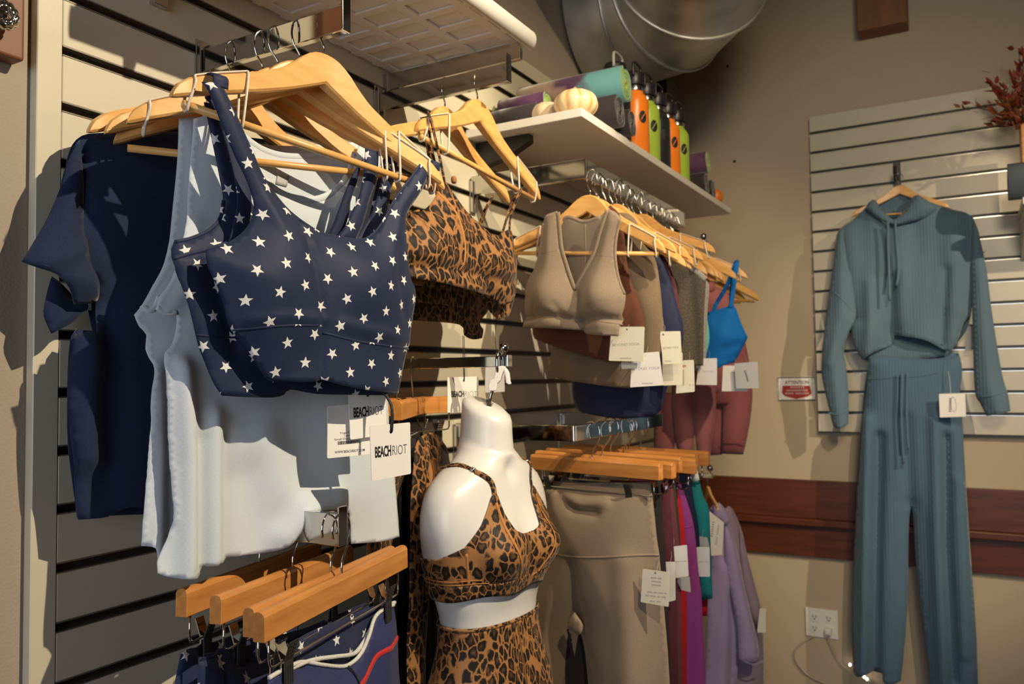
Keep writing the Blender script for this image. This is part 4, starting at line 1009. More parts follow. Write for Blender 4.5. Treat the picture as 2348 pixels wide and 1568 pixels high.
# ================================================================== star shorts on the low front bar
GS = 'trouser hangers on the low front bar'
T1 = np.array([.288, .841, 1.2195])
trouser_hanger(T1, 100, 1, 'orange wooden trouser hanger with navy piped shorts, nearest the camera', GS)
trouser_hanger((.268, .841, 1.2195), 101, 0, 'orange wooden trouser hanger right behind the nearest one', GS)
trouser_hanger((.196, .841, 1.2195), 105, -2, 'third orange wooden trouser hanger from the front, crossed by a hook shadow', GS)
trouser_hanger((.130, .841, 1.2195), 106, -2, 'orange wooden trouser hanger nearest the wall, under the white tanks', GS)
PS1 = Plane(T1, 100)
g = empty('shorts', PS1.px(780, 1565), 'navy swim shorts with white piping and a red side stripe', 'shorts', 'navy shorts on the low front bar')
sf = [(899, 1388, 'c'), (880, 1398), (862, 1414), (846, 1448), (826, 1494), (806, 1520), (784, 1530), (740, 1526), (696, 1520), (655, 1534), (614, 1556, 'c'), (608, 1600), (600, 1680, 'c'), (935, 1680, 'c'), (922, 1600), (914, 1540), (907, 1460)]
SF = sheet('front_panel', sf, PS1, MT['navy_short'], g, off=-.006, puff=.026, wd=.05, ridges=[([(845, 1470), (800, 1568)], .02, .006), ([(700, 1540), (700, 1640)], .02, -.006)], rnd=(.004, 11), res=.008)
PW = [(899, 1386), (880, 1396), (861, 1412), (845, 1446), (825, 1492), (805, 1518), (784, 1528), (740, 1524), (696, 1518), (655, 1532), (614, 1554)]
ribbon('white_piping', SF, PW, .0052, .0032, MT['piping_w'], g, 6)
ribbon('red_stripe', SF, [(907, 1462), (880, 1480), (850, 1501), (836, 1524), (820, 1552), (798, 1575), (770, 1592)], .0085, .0026, MT['piping_r'], g, 6)
sb = [(895, 1380, 'c'), (870, 1384), (846, 1394), (780, 1420), (720, 1446), (665, 1476), (640, 1500), (622, 1535), (630, 1600), (640, 1680, 'c'), (930, 1680, 'c'), (915, 1560), (904, 1440)]
SBk = sheet('back_panel', sb, PS1, MT['star_b'], g, off=-.018, puff=.006, wd=.02, rnd=(.005, 12), res=.010)
ribbon('white_piping', SBk, [(897, 1380), (876, 1390), (858, 1404), (842, 1430), (826, 1460), (808, 1484), (790, 1497), (750, 1503), (705, 1511), (660, 1526), (622, 1544)], .0055, .0034, MT['piping_w'], g, 6, lift=.006)
tube('cord', [SF.at(793, 1526, .004), SF.at(799, 1540, .004), SF.at(801, 1560, .003), SF.at(801, 1590, .003)], .0011, MT['cord_black'], g, 6, 3)
PS3 = Plane((.200, .841, 1.2195), 105)
g = empty('shorts', PS3.px(600, 1565), 'navy star print shorts clipped to the third trouser hanger', 'shorts', 'navy shorts on the low front bar')
S3 = sheet('front_panel', [(457, 1509, 'c'), (478, 1508), (500, 1500), (514, 1488), (560, 1494), (620, 1484), (700, 1452), (780, 1412), (850, 1384, 'c'), (880, 1450), (885, 1680, 'c'), (452, 1680, 'c'), (456, 1580)], PS3, MT['star_b'], g, off=-.007, puff=.022, wd=.03, rnd=(.006, 12), res=.009, ridges=[([(520, 1515), (600, 1512), (700, 1480)], .012, -.008), ([(505, 1500), (500, 1568)], .006, -.006)])
ribbon('waist_edge', S3, [(458, 1511), (478, 1510), (500, 1502), (514, 1490), (560, 1496), (620, 1486), (700, 1454)], .005, .0015, MT['navy_in'], g)
sheet('back_panel', [(470, 1500, 'c'), (560, 1480), (700, 1438), (850, 1378, 'c'), (880, 1680, 'c'), (470, 1680, 'c')], PS3, MT['star_b'], g, off=-.010, puff=.006, rnd=(.005, 12), res=.014)
PS4 = Plane((.130, .841, 1.2195), 106)
g = empty('shorts', PS4.px(430, 1565), 'navy star print shorts clipped to the trouser hanger nearest the wall', 'shorts', 'navy shorts on the low front bar')
S4 = sheet('front_panel', [(411, 1500, 'c'), (430, 1488), (470, 1480), (560, 1446), (680, 1400, 'c'), (690, 1680, 'c'), (392, 1680, 'c'), (402, 1560)], PS4, MT['star_b'], g, off=-.007, puff=.022, wd=.03, rnd=(.006, 12), res=.010, ridges=[([(470, 1490), (455, 1620)], .008, -.010)])
# ================================================================== upper corner rack: tops on wooden hangers
GU = 'hangers on the upper corner rail'
ZH = 1.932
UP = [(1.662, -10, -4.2, .92, 'front honey coloured hanger of the corner rail, holding the taupe V neck bra'),
      (1.690, -8, -4.0, .92, 'second hanger from the front on the corner rail'), (1.715, -9, -4.5, .92, 'third hanger from the front on the corner rail'),
      (1.745, -4, -4.0, .92, 'fourth hanger from the front on the corner rail'), (1.790, -6, -5.0, .92, 'fifth hanger from the front on the corner rail'),
      (1.825, -3, -6.0, .92, 'sixth hanger from the front on the corner rail, in the navy top'), (1.855, -5, -5.0, .92, 'seventh hanger from the front on the corner rail'),
      (1.905, -2, -4.0, .92, 'eighth hanger from the front on the corner rail, in the charcoal T-shirt'), (1.940, -2, -4.5, .92, 'ninth hanger from the front on the corner rail'),
      (1.975, 0, -3.0, .92, 'hanger with a clear grip, riding higher than its neighbours on the corner rail'), (2.010, 0, -4.0, .92, 'eleventh hanger from the front on the corner rail'),
      (2.050, 2, 1.0, .92, 'twelfth hanger from the front on the corner rail'), (2.090, 0, -5.0, .92, 'thirteenth hanger from the front on the corner rail'),
      (2.130, 2, -5.5, .92, 'fourteenth hanger from the front on the corner rail'), (2.170, 2, -4.0, .92, 'fifteenth hanger from the front on the corner rail'),
      (2.215, 3, -3.0, .95, 'sixteenth hanger from the front on the corner rail'), (2.262, 4, -1.5, .98, 'rearmost hanger on the corner rail, holding the bright blue bra')]
UQ = [(1.662, -6, -6.0, 1.912), (1.690, 0, -4.5, 1.910), (1.715, 6, -7.0, 1.908), (1.745, 18, -9.0, 1.908), (1.790, 18, -9.0, 1.908), (1.825, -2, -7.0, 1.922), (1.855, -4, -8.0, 1.915), (1.905, -2, -3.5, 1.915), (1.940, 10, -9.0, 1.908), (1.975, -6, 1.5, 1.922), (2.010, 6, -8.0, 1.908), (2.050, 6, -8.5, 1.908), (2.090, 4, -9.0, 1.908), (2.130, -12, -9.0, 1.908), (2.170, -8, -9.0, 1.908), (2.215, 0, -5.0, 1.908), (2.262, 16, -1.5, 1.908)]
for i, (q, (y, a, t, zc)) in enumerate(zip(UP, UQ)):
    hanger((.300+.003*math.sin(i*2.3), y, zc), a, t, q[4], GU, i in (0, 2, 5, 7, 9, 16), .92, rod=i in (0, 16))
GT = 'tops on the upper corner rail'
def garment(name, label, cat, y, pts, m, ang=0, group=GT, x=.30, z=1.9, off=0.0, puff=.012, bk=True, res=.010, bump=(), rg=(), folds=None, rnd=(.004, 9), extra=None, wd=.025, th=.0018):
    pl = Plane((x, y, z), ang)
    low = max(p[1] for p in pts); cx = sum(p[0] for p in pts)/len(pts)
    r = empty(name, pl.px(cx, low), label, cat, group)
    S = sheet('front_panel', pts, pl, m, r, off=off, puff=puff, wd=wd, bumps=bump, ridges=rg, folds=folds, rnd=rnd, res=res, thick=th)
    if bk:
        cxm = sum(p[0] for p in pts)/len(pts); cym = sum(p[1] for p in pts)/len(pts)
        q = [(cxm+(p[0]-cxm)*.985, cym+(p[1]-cym)*.985, (p[2] if len(p) > 2 else '')) for p in pts]
        sheet('back_panel', q, pl, m, r, off=off-.008, puff=.006, wd=wd, rnd=rnd, res=res*1.5, back=True)
    return r, S, pl
# --- taupe V neck bra
tp = [(1246, 510, 'c'), (1253, 494), (1278, 484, 'c'), (1281, 528), (1285, 566), (1294, 600), (1304, 632), (1318, 668, 'c'), (1340, 625), (1364, 580), (1375, 543), (1385, 510), (1395, 479, 'c'), (1412, 487), (1425, 502, 'c'), (1417, 528), (1412, 566), (1414, 604), (1421, 643), (1434, 676), (1430, 710), (1426, 722), (1418, 771, 'co'), (1380, 769, 'o'), (1344, 765, 'c'), (1334, 757, 'co'), (1290, 754, 'o'), (1240, 752, 'o'), (1199, 750, 'c'), (1203, 720), (1205, 676), (1212, 645), (1227, 617), (1237, 579), (1242, 543)]
PG1 = Plane((.30, 1.650, 1.9), -8)
g = empty('sports_bra', PG1.px(1310, 770), 'taupe V neck sports bra at the front of the corner rack', 'bra', 'plain sports bras on the corner rack')
T_ = sheet('front_panel', tp, PG1, MT['taupe'], g, off=.030, puff=.016, wd=.03, bumps=[(1262, 680, .050, .050, .022), (1384, 680, .050, .050, .022)],
           ridges=[([(1205, 726), (1260, 722), (1330, 735)], .008, -.012), ([(1340, 735), (1390, 728), (1428, 735)], .008, -.012), ([(1330, 680), (1332, 760)], .008, -.010), ([(1285, 700), (1300, 725)], .006, -.004), ([(1240, 700), (1225, 725)], .006, -.004), ([(1365, 705), (1352, 728)], .006, -.004)], rnd=(.002, 14), res=.0075)
for pts in ([(1280, 487), (1283, 528), (1287, 566), (1296, 600), (1306, 630), (1318, 664)], [(1393, 482), (1383, 511), (1373, 544), (1362, 581), (1338, 627), (1319, 664)]): ribbon('neck_binding', T_, pts, .011, .0022, MT['taupe'], g)
for pts in ([(1248, 512), (1244, 545), (1239, 580), (1229, 618), (1214, 646), (1207, 676)], [(1423, 504), (1415, 529), (1410, 567), (1412, 604), (1419, 642), (1432, 675)]): ribbon('armhole_binding', T_, pts, .009, .0022, MT['taupe'], g)
ribbon('band_seam', T_, [(1203, 728), (1250, 727), (1300, 730), (1330, 736)], .003, .0016, MT['taupe'], g)
ribbon('band_seam', T_, [(1342, 738), (1380, 737), (1427, 744)], .003, .0016, MT['taupe'], g)
for pts in ([(1244, 583), (1262, 580), (1283, 573)], [(1366, 583), (1390, 588), (1412, 590)]): ribbon('strap_seam', T_, pts, .002, .001, MT['taupe_d'], g)
bp = [(1256, 494, 'c'), (1280, 512), (1303, 494), (1338, 505), (1378, 494), (1395, 482, 'c'), (1400, 505), (1392, 540), (1380, 590), (1400, 650), (1420, 745, 'co'), (1205, 738, 'c'), (1220, 660), (1280, 620), (1262, 560)]
T2 = sheet('back_panel', bp, PG1, MT['taupe_d'], g, off=.002, puff=.004, wd=.015, rnd=(.003, 14), res=.010)
ribbon('neck_binding', T2, [(1284, 512), (1303, 498), (1338, 509), (1378, 498)], .010, .002, MT['taupe'], g)
ribbon('back_seam', T2, [(1343, 515), (1345, 560), (1343, 640)], .003, .0014, MT['taupe'], g)
# --- the tops behind it, front to back
garment('sports_bra', 'rust brown sports bra right behind the taupe V neck bra', 'bra', 1.682, [(1400, 470, 'c'), (1424, 500), (1436, 590), (1446, 640), (1462, 680), (1474, 716), (1480, 762, 'c'), (1440, 815), (1402, 831, 'co'), (1300, 801, 'o'), (1226, 777, 'c'), (1221, 750), (1235, 640), (1262, 540), (1280, 500, 'c'), (1340, 560)], MT['brown'], -6, 'plain sports bras on the corner rack', bump=[(1440, 700, .04, .05, .012)], rg=[([(1450, 680), (1448, 760)], .006, -.006)])
r_, S_, p_ = garment('tank_top', 'khaki brown tank top with a pale folded hem, below the taupe V neck bra', 'tank top', 1.715, [(1300, 500, 'c'), (1440, 490), (1474, 556), (1500, 590), (1511, 640), (1519, 720), (1516, 800), (1492, 878, 'c'), (1444, 890, 'co'), (1380, 883, 'o'), (1303, 871, 'o'), (1256, 862, 'c'), (1266, 789), (1270, 680), (1280, 580)], MT['khaki'], -5, bump=[(1490, 690, .04, .05, .012)], folds=(.004, .11, .6, 700))
garment('sports_bra', 'taupe brown sports bra with shadowed cup, three back from the front', 'bra', 1.742, [(1440, 560, 'c'), (1466, 575), (1496, 585), (1508, 630), (1512, 690), (1521, 740), (1518, 790), (1490, 830, 'c'), (1430, 820, 'c'), (1440, 700)], MT['taupe'], -4, 'plain sports bras on the corner rack', bump=[(1488, 690, .035, .045, .016)])
garment('tank_top', 'long dark navy top showing below the other tops of the corner rack', 'tank top', 1.775, [(1340, 560, 'c'), (1480, 560), (1512, 590), (1530, 630), (1545, 676), (1562, 735), (1565, 790), (1532, 880), (1516, 940, 'c'), (1500, 955, 'co'), (1420, 958, 'o'), (1330, 944, 'c'), (1318, 925), (1312, 870), (1320, 700)], MT['navy_in'], -4, puff=.02)
tr_, S_, p_ = garment('sports_bra', 'dark navy bra with a white tape hanging from it', 'bra', 1.80, [(1480, 570, 'c'), (1514, 592), (1534, 630), (1550, 690), (1566, 745), (1560, 800), (1520, 820, 'c'), (1470, 800, 'c')], MT['navy_in'], -3, 'plain sports bras on the corner rack')
strap('hanger_tape', p_, [(1517, 700, .022), (1524, 722, .024), (1534, 742, .024), (1538, 760, .020)], .012, MT['piping_w'], tr_)
garment('tank_top', 'maroon top peeking out between the navy and charcoal tops', 'tank top', 1.84, [(1500, 560, 'c'), (1530, 600), (1548, 650), (1558, 700), (1566, 760), (1560, 810, 'c'), (1460, 800, 'c')], MT['maroon'], -3)
r_, S_, p_ = garment('t_shirt', 'charcoal heathered T-shirt with a wide neck on the corner rack', 't-shirt', 1.905, [(1500, 612, 'c'), (1545, 606), (1579, 607, 'c'), (1600, 622), (1619, 638, 'c'), (1616, 690), (1613, 760), (1611, 838, 'co'), (1590, 838, 'o'), (1569, 836, 'o'), (1480, 825, 'c'), (1490, 700)], MT['charcoal'], -2, rg=[([(1580, 640), (1590, 740), (1592, 830)], .016, -.012)])
ribbon('neck_band', S_, [(1578, 610), (1600, 625), (1618, 641)], .014, .003, MT['grey'], r_)
garment('tank_top', 'pale grey top edge next to the charcoal T-shirt', 'tank top', 1.95, [(1570, 632, 'c'), (1603, 632), (1622, 646), (1626, 664), (1622, 720), (1618, 850, 'c'), (1560, 850, 'c')], MT['grey'], 0)
garment('tank_top', 'aqua top showing as a sliver beside the bright blue bra', 'tank top', 1.985, [(1585, 690, 'c'), (1610, 698), (1622, 735), (1627, 775), (1621, 806), (1612, 836, 'c'), (1570, 836, 'c')], MT['aqua'], 0)
GR = 'rose hoodies at the end of the corner rack'
def hoodie(label, pl, body, m, group, extra, rg=(), name='hoodie'):
    r = empty(name, pl.px(sum(p[0] for p in body)/len(body), max(p[1] for p in body)), label, 'hoodie', group)
    S = sheet('body', body, pl, m, r, off=.0, puff=.022, wd=.03, rnd=(.006, 8), res=.014, ridges=rg)
    sheet('back_panel', body, pl, m, r, off=-.010, puff=.015, wd=.03, rnd=None, res=.022, back=True)
    for nm, pts, off, puff in extra: sheet(nm, pts, pl, m, r, off=off, puff=puff, wd=.02, rnd=(.005, 9), res=.012)
    return r, S
PR1 = Plane((.34, 2.57, 1.7), 8)
hoodie('rose pink hoodie behind the bright blue bra, its sleeves hanging below the white tags', PR1, [(1580, 640, 'c'), (1630, 652), (1662, 668), (1684, 700), (1690, 800), (1686, 860), (1660, 900, 'co'), (1540, 905, 'c'), (1545, 760)], MT['rose'], GR,
       [('hood', [(1572, 585, 'c'), (1600, 574), (1618, 590, 'c'), (1640, 654), (1632, 672, 'c'), (1580, 668, 'c')], .010, .020), ('sleeve', [(1545, 860, 'c'), (1592, 862, 'c'), (1596, 930), (1592, 1000), (1586, 1046, 'c'), (1560, 1046, 'c'), (1548, 1010), (1540, 930)], .016, .022), ('sleeve', [(1590, 850, 'c'), (1640, 856, 'c'), (1642, 930), (1634, 1000), (1628, 1050, 'c'), (1600, 1050, 'c'), (1590, 960)], .022, .024), ('sleeve', [(1500, 900, 'c'), (1548, 900, 'c'), (1550, 1000), (1540, 1046, 'c'), (1500, 1046, 'c')], .006, .018)])
PR2 = Plane((.36, 2.60, 1.7), 12)
r_, S_ = hoodie('dusty rose hoodie nearest the back wall, with a ribbed cuff below', PR2, [(1640, 700, 'c'), (1690, 720), (1712, 800), (1722, 860), (1724, 900), (1716, 960), (1660, 900, 'co'), (1640, 890, 'c')], MT['rose_d'], GR,
       [('sleeve', [(1668, 800, 'c'), (1716, 820, 'c'), (1725, 890), (1722, 950), (1712, 1010), (1704, 1042, 'c'), (1656, 1040, 'c'), (1657, 980), (1660, 880)], .012, .024), ('pocket', [(1622, 848, 'c'), (1692, 852, 'c'), (1696, 900), (1690, 926, 'c'), (1640, 928), (1624, 920, 'c')], .020, .016), ('sleeve', [(1620, 925, 'c'), (1662, 905, 'c'), (1660, 1000), (1656, 1042, 'c'), (1622, 1044, 'c')], -.012, .018)])
ribbon('cuff_seam', S_, [(1658, 1004), (1680, 1012), (1710, 1010)], .003, .002, MT['rose_d'], r_, lift=.02)
# --- bright blue bra, rearmost
PBB = Plane((.30, 2.262, 1.9), 4)
g = empty('sports_bra', PBB.px(1660, 840), 'bright blue strappy bra on the rearmost hanger of the corner rack', 'bra', 'plain sports bras on the corner rack')
bb = [(1620, 717, 'c'), (1645, 710), (1668, 703), (1676, 698, 'c'), (1687, 708), (1698, 738), (1714, 773, 'c'), (1710, 783), (1695, 812), (1684, 831, 'co'), (1660, 838, 'o'), (1646, 845, 'o'), (1622, 832, 'o'), (1600, 830, 'c'), (1598, 780), (1604, 740)]
S_ = sheet('front_panel', bb, PBB, MT['blue'], g, off=.030, puff=.024, wd=.03, bumps=[(1670, 775, .04, .04, .012)], rnd=(.003, 12), res=.009, ridges=[([(1690, 790), (1665, 800)], .010, -.006)])
ribbon('neck_binding', S_, [(1621, 719), (1645, 712), (1668, 705), (1676, 700)], .006, .002, MT['blue'], g)
ribbon('armhole_binding', S_, [(1677, 701), (1686, 711), (1696, 740), (1711, 773)], .007, .002, MT['blue'], g)
sheet('back_panel', [(1610, 770, 'c'), (1640, 745), (1700, 750, 'c'), (1706, 785), (1684, 830, 'c'), (1610, 830, 'c')], PBB, MT['blue'], g, off=-.012, puff=.006, res=.014)
strap('strap', PBB, [(1674, 706, .034), (1679, 680, .034), (1684, 640, .034), (1689, 608, .036), (1690, 601, .022), (1687, 604, .0), (1680, 640, -.010), (1676, 700, -.012)], .013, MT['blue'], g)
strap('strap', PBB, [(1686, 606, .0), (1676, 632, -.006), (1664, 660, -.010), (1650, 684, -.012), (1640, 702, -.012), (1630, 735, -.012)], .012, MT['blue'], g)
# --- their tags
GTAG = 'hang tags on the corner rack'
def rtag(pts, y, label, m='card_warm', ang=0, x=.4, prints=(), hole=None, dx=0.0, group=GTAG):
    pl = Plane((x, y, 1.5), ang)
    r, q = card('hang_tag', pts, pl, 0.0, label, MT[m], 'tag', group)
    for s, o, e, h, mm, b in prints: text_fit('print_line', s, q, o, e, h, MT[mm], r, b)
    if hole:
        v, f = lathe_data([(.0001, .0003), (.0028, .0003), (.0001, .0012)], 10, q.n, q.px(*hole)); mk('hole', v, f, MT['ink_grey'], r)
    tp_ = hole if hole else ((pts[0][0]+pts[1][0])/2, pts[0][1]+4)
    tube('string', [q.px(tp_[0], tp_[1], .001), q.px(tp_[0]+1, tp_[1]-6, -.003), q.px(tp_[0]-1, tp_[1]-16, -.014), q.px(tp_[0]-8, tp_[1]-24, -.03)], .0004, MT['ring_grey'], r, 5, 2)
    return r
rtag([(1402, 749), (1478, 749), (1475, 829), (1396, 827)], 1.653, 'large cream hang tag reading BEYOND YOGA, frontmost of the corner rack', 'card_warm', -3, prints=[('BEYOND YOGA', (1404, 794), (1466, 791), 6, 'ink_grey', -.02), ('IIIIIIIIIIIII', (1421, 823), (1447, 823), 3, 'ink_grey', 0)], hole=(1438, 755))
rtag([(1424, 832), (1462, 832), (1460, 844), (1426, 846)], 1.66, 'slim white tag edge under the large cream tag', 'card_grey', -3)
rtag([(1512, 760), (1560, 759), (1564, 833), (1521, 835)], 1.70, 'cream hang tag reading BEYOND YOGA, top right of the tag cluster', 'card_warm', 0, prints=[('BEYOND YOGA', (1520, 801), (1556, 798), 5, 'ink_grey', -.02), ('IIIIIIIIIIIII', (1524, 829), (1538, 829), 2.5, 'ink_grey', 0)], hole=(1521, 767))
rtag([(1450, 811), (1511, 806), (1521, 883), (1445, 888)], 1.664, 'white hang tag reading BEYOND YOGA, lowest of the tag cluster', 'card', -2, prints=[('BEYOND YOGA', (1448, 849), (1512, 846), 6, 'ink_grey', -.02), ('IIIIIIIIIIIII', (1472, 881), (1496, 880), 3, 'ink_grey', 0)])
rtag([(1518, 808), (1565, 808), (1565, 882), (1520, 884)], 1.735, 'cream tag just behind the upper BEYOND YOGA tag', 'card_warm', 0)
rtag([(1566, 826), (1591, 825), (1593, 898), (1550, 902), (1552, 870)], 1.78, 'cream tag with a small red emblem and grey barcode', 'card_warm', 0, prints=[('o', (1564, 842), (1573, 841), 7, 'red', .03), ('IIIIIIIIIII', (1569, 884), (1569, 850), 4, 'ink_grey', 0), ('II II', (1580, 884), (1590, 884), 3, 'ink_grey', 0)])
rtag([(1605, 822), (1644, 821), (1644, 883), (1596, 882)], 1.92, 'plain white tag between the charcoal T-shirt and the bright blue bra', 'card', 0, prints=[('beyond yoga', (1612, 853), (1636, 852), 3, 'ink_grey', -.02)])
rtag([(1658, 838), (1714, 838), (1714, 897), (1655, 897)], 2.18, 'white tag half covered by a translucent sleeve, below the bright blue bra', 'card', 6)
rtag([(1684, 833), (1737, 829), (1740, 890), (1688, 891)], 2.15, 'grey tag with a dark slanted bar, farthest right of the corner rack tags', 'card_grey', 6, prints=[('IIIIIIII', (1706, 850), (1713, 874), 4, 'ink', .03)])

# ================================================================== lower corner rack: leggings on trouser hangers
GL = 'trouser hangers on the lower corner rail'
LO = [(1.648, -13, 0, 0, 'front orange wooden trouser hanger of the lower corner rail, with the taupe leggings'), (1.681, -9, -1.5, .003, 'second orange trouser hanger from the front on the lower corner rail'), (1.716, -4, -2, -.001, 'third orange trouser hanger from the front on the lower corner rail'),
      (1.764, -6, -1.0, .004, 'fourth orange trouser hanger from the front on the lower corner rail'), (1.808, -1, -2, -.002, 'fifth orange trouser hanger from the front on the lower corner rail'), (1.850, -4, -1, .003, 'sixth orange trouser hanger from the front on the lower corner rail'),
      (1.888, -1, -1.6, .0, 'seventh orange trouser hanger from the front on the lower corner rail'), (1.930, -3, -1, .002, 'rearmost orange trouser hanger on the lower corner rail')]
for i, (y, a, t, dz, lb) in enumerate(LO):
    trouser_hanger((.300+.010*math.sin(i*1.9), y, 1.3000+dz), a, t, lb, GL, (-.128, .098) if i == 0 else (-.125, .125))
PLG = Plane((.30, 1.648, 1.25), -13)
g = empty('leggings', PLG.px(1380, 1560), 'taupe wide waist leggings clipped at the front of the lower corner rack', 'leggings', 'leggings on the lower corner rack')
lp_ = [(1238, 1112, 'c'), (1262, 1103), (1330, 1107), (1420, 1106), (1492, 1110, 'c'), (1496, 1135), (1500, 1180), (1507, 1240), (1511, 1268), (1513, 1300), (1521, 1380), (1530, 1480), (1536, 1568), (1540, 1680, 'c'), (1362, 1680, 'c'), (1356, 1568), (1344, 1500), (1332, 1452), (1325, 1430, 'c'), (1316, 1446), (1309, 1500), (1303, 1568), (1298, 1680, 'c'), (1195, 1680, 'c'), (1204, 1500), (1220, 1350), (1232, 1270), (1238, 1180)]
LGS = sheet('front_panel', lp_, PLG, MT['taupe'], g, off=-.010, puff=.040, wd=.065, ridges=[([(1250, 1118), (1300, 1140), (1350, 1156), (1400, 1150)], .012, .008), ([(1290, 1135), (1330, 1165), (1380, 1172)], .010, -.010), ([(1326, 1290), (1326, 1440)], .02, -.014), ([(1450, 1290), (1456, 1420), (1466, 1568)], .03, .010)], rnd=(.005, 9), res=.009)
ribbon('waist_seam', LGS, [(1234, 1272), (1280, 1264), (1318, 1270), (1400, 1271), (1460, 1269), (1511, 1272)], .005, .0022, MT['taupe'], g)
ribbon('waist_edge', LGS, [(1242, 1114), (1264, 1106), (1330, 1110), (1420, 1109), (1490, 1113)], .006, .002, MT['taupe'], g)
sheet('gusset', [(1318, 1404, 'c'), (1336, 1432), (1330, 1455), (1318, 1450), (1300, 1440, 'c'), (1306, 1420)], PLG, MT['taupe'], g, off=.028, puff=.006, res=.010)
sheet('back_panel', [(1240, 1106, 'c'), (1492, 1106, 'c'), (1512, 1300), (1536, 1680, 'c'), (1362, 1680, 'c'), (1330, 1450), (1296, 1680, 'c'), (1200, 1680, 'c'), (1230, 1300)], PLG, MT['taupe_d'], g, off=-.010, puff=.006, res=.018)
LGT = [('black leggings directly behind the taupe leggings', 'darkgrey', 1.69, [(1230, 1100, 'c'), (1492, 1108), (1514, 1112), (1525, 1280), (1532, 1400), (1545, 1690, 'c'), (1230, 1690, 'c')]),
       ('burgundy leggings, third from the front of the lower rack', 'burgundy', 1.735, [(1400, 1100, 'c'), (1520, 1106), (1532, 1110, 'c'), (1545, 1250), (1552, 1400), (1556, 1690, 'c'), (1400, 1690, 'c')]),
       ('dark wine leggings, fourth from the front of the lower rack', 'maroon', 1.77, [(1440, 1095, 'c'), (1540, 1102, 'c'), (1550, 1180), (1560, 1300), (1566, 1690, 'c'), (1440, 1690, 'c')]),
       ('dark olive leggings beside the magenta leggings', 'olive', 1.80, [(1450, 1095, 'c'), (1548, 1106, 'c'), (1556, 1170), (1561, 1260), (1562, 1400), (1560, 1690, 'c'), (1450, 1690, 'c')]),
       ('red leggings showing as a thin edge beside the magenta leggings', 'redcloth', 1.83, [(1480, 1095, 'c'), (1552, 1112, 'c'), (1566, 1180), (1574, 1300), (1575, 1690, 'c'), (1480, 1690, 'c')]),
       ('magenta leggings in the middle of the lower rack', 'magenta', 1.855, [(1500, 1090, 'c'), (1558, 1098, 'c'), (1573, 1140), (1590, 1202), (1600, 1300), (1611, 1400), (1622, 1690, 'c'), (1500, 1690, 'c')]),
       ('dark navy leggings between the magenta and teal leggings', 'navy_in', 1.895, [(1500, 1070, 'c'), (1582, 1082, 'c'), (1592, 1150), (1603, 1230), (1606, 1400), (1610, 1690, 'c'), (1500, 1690, 'c')]),
       ('teal top clipped beside the lilac hoodies', 'teal', 1.94, [(1560, 1078, 'c'), (1602, 1098, 'c'), (1614, 1140), (1626, 1170), (1630, 1270), (1634, 1372, 'c'), (1608, 1376, 'c'), (1580, 1370, 'c')]),
       ('bright red garment showing below the teal top', 'redcloth', 1.96, [(1570, 1200, 'c'), (1612, 1210, 'c'), (1622, 1300), (1622, 1412, 'c'), (1600, 1412, 'c')])]
for lb, m, y, pts in LGT:
    r_, S_, p_ = garment('leggings' if 'leggings' in lb else ('tank_top' if 'teal' in lb else 'shorts'), lb, 'leggings' if 'leggings' in lb else 'top', y, pts, MT[m], -2, 'leggings on the lower corner rack', z=1.2, bk=False, puff=.018, folds=(.004, .07, y*9, 1100), res=.014)
    if m == 'magenta': ribbon('waist_seam', S_, [(1560, 1206), (1578, 1208), (1590, 1206)], .004, .002, MT['magenta'], r_)
    if m == 'teal': sheet('white_label', [(1583, 1081, 'c'), (1599, 1078, 'c'), (1604, 1100, 'c'), (1588, 1106, 'c')], p_, MT['card'], r_, off=.022, puff=0, rnd=None, res=.01, thick=.0008)
GLT = 'hang tags on the lower rack leggings'
rtag([(1474, 1304), (1535, 1312), (1533, 1391), (1469, 1380)], 1.60, 'cream tag printed with lines of text on the taupe leggings', 'card_warm', -8, prints=[('IIIIII IIII', (1493, 1326), (1516, 1328), 3.5, 'ink_grey', 0), ('IIIIIIII', (1494, 1334), (1515, 1336), 3.5, 'ink_grey', 0), ('IIIIIIIII', (1494, 1342), (1514, 1344), 3.5, 'ink_grey', 0), ('IIIIII IIII IIIIII II', (1484, 1358), (1527, 1362), 3, 'ink_grey', 0), ('IIII IIIIII III IIIII', (1480, 1366), (1526, 1371), 3, 'ink_grey', 0), ('IIIII IIII', (1490, 1379), (1514, 1381), 3, 'ink_grey', 0)], hole=(1503, 1313), group=GLT)
rtag([(1524, 1288), (1548, 1288), (1549, 1376), (1532, 1380)], 1.70, 'white tag behind the printed cream tag of the taupe leggings', 'card', 0, group=GLT)
rtag([(1536, 1254), (1575, 1249), (1579, 1321), (1548, 1325)], 1.73, 'plain white tag in front of the magenta leggings', 'card', 0, hole=(1542, 1259), prints=[('beyond yoga', (1548, 1289), (1574, 1287), 3, 'ink_grey', -.02)], group=GLT)
rtag([(1549, 1325), (1581, 1322), (1584, 1358), (1562, 1352)], 1.76, 'grey tag below the plain white tag on the magenta leggings', 'card_grey', 0, group=GLT)
rtag([(1597, 1254), (1627, 1254), (1628, 1322), (1602, 1322)], 1.88, 'white tag between the magenta leggings and the teal top', 'card', 0, prints=[('beyond yoga', (1604, 1289), (1624, 1289), 3, 'ink_grey', -.02)], group=GLT)
rtag([(1596, 1228), (1622, 1232), (1627, 1256), (1598, 1254)], 1.91, 'grey tag tucked above the white tag beside the teal top', 'card_grey', 0, group=GLT)
rtag([(1627, 1172), (1660, 1198), (1656, 1272), (1628, 1274), (1624, 1252), (1606, 1238)], 2.50, 'large tilted white care tag on the lilac hoodie', 'card', 10, x=.35, prints=[('IIIIIII', (1634, 1232), (1638, 1198), 5, 'ink_grey', .0), ('IIIII IIIIII', (1643, 1250), (1650, 1206), 4, 'ink_grey', 0)], group=GLT)
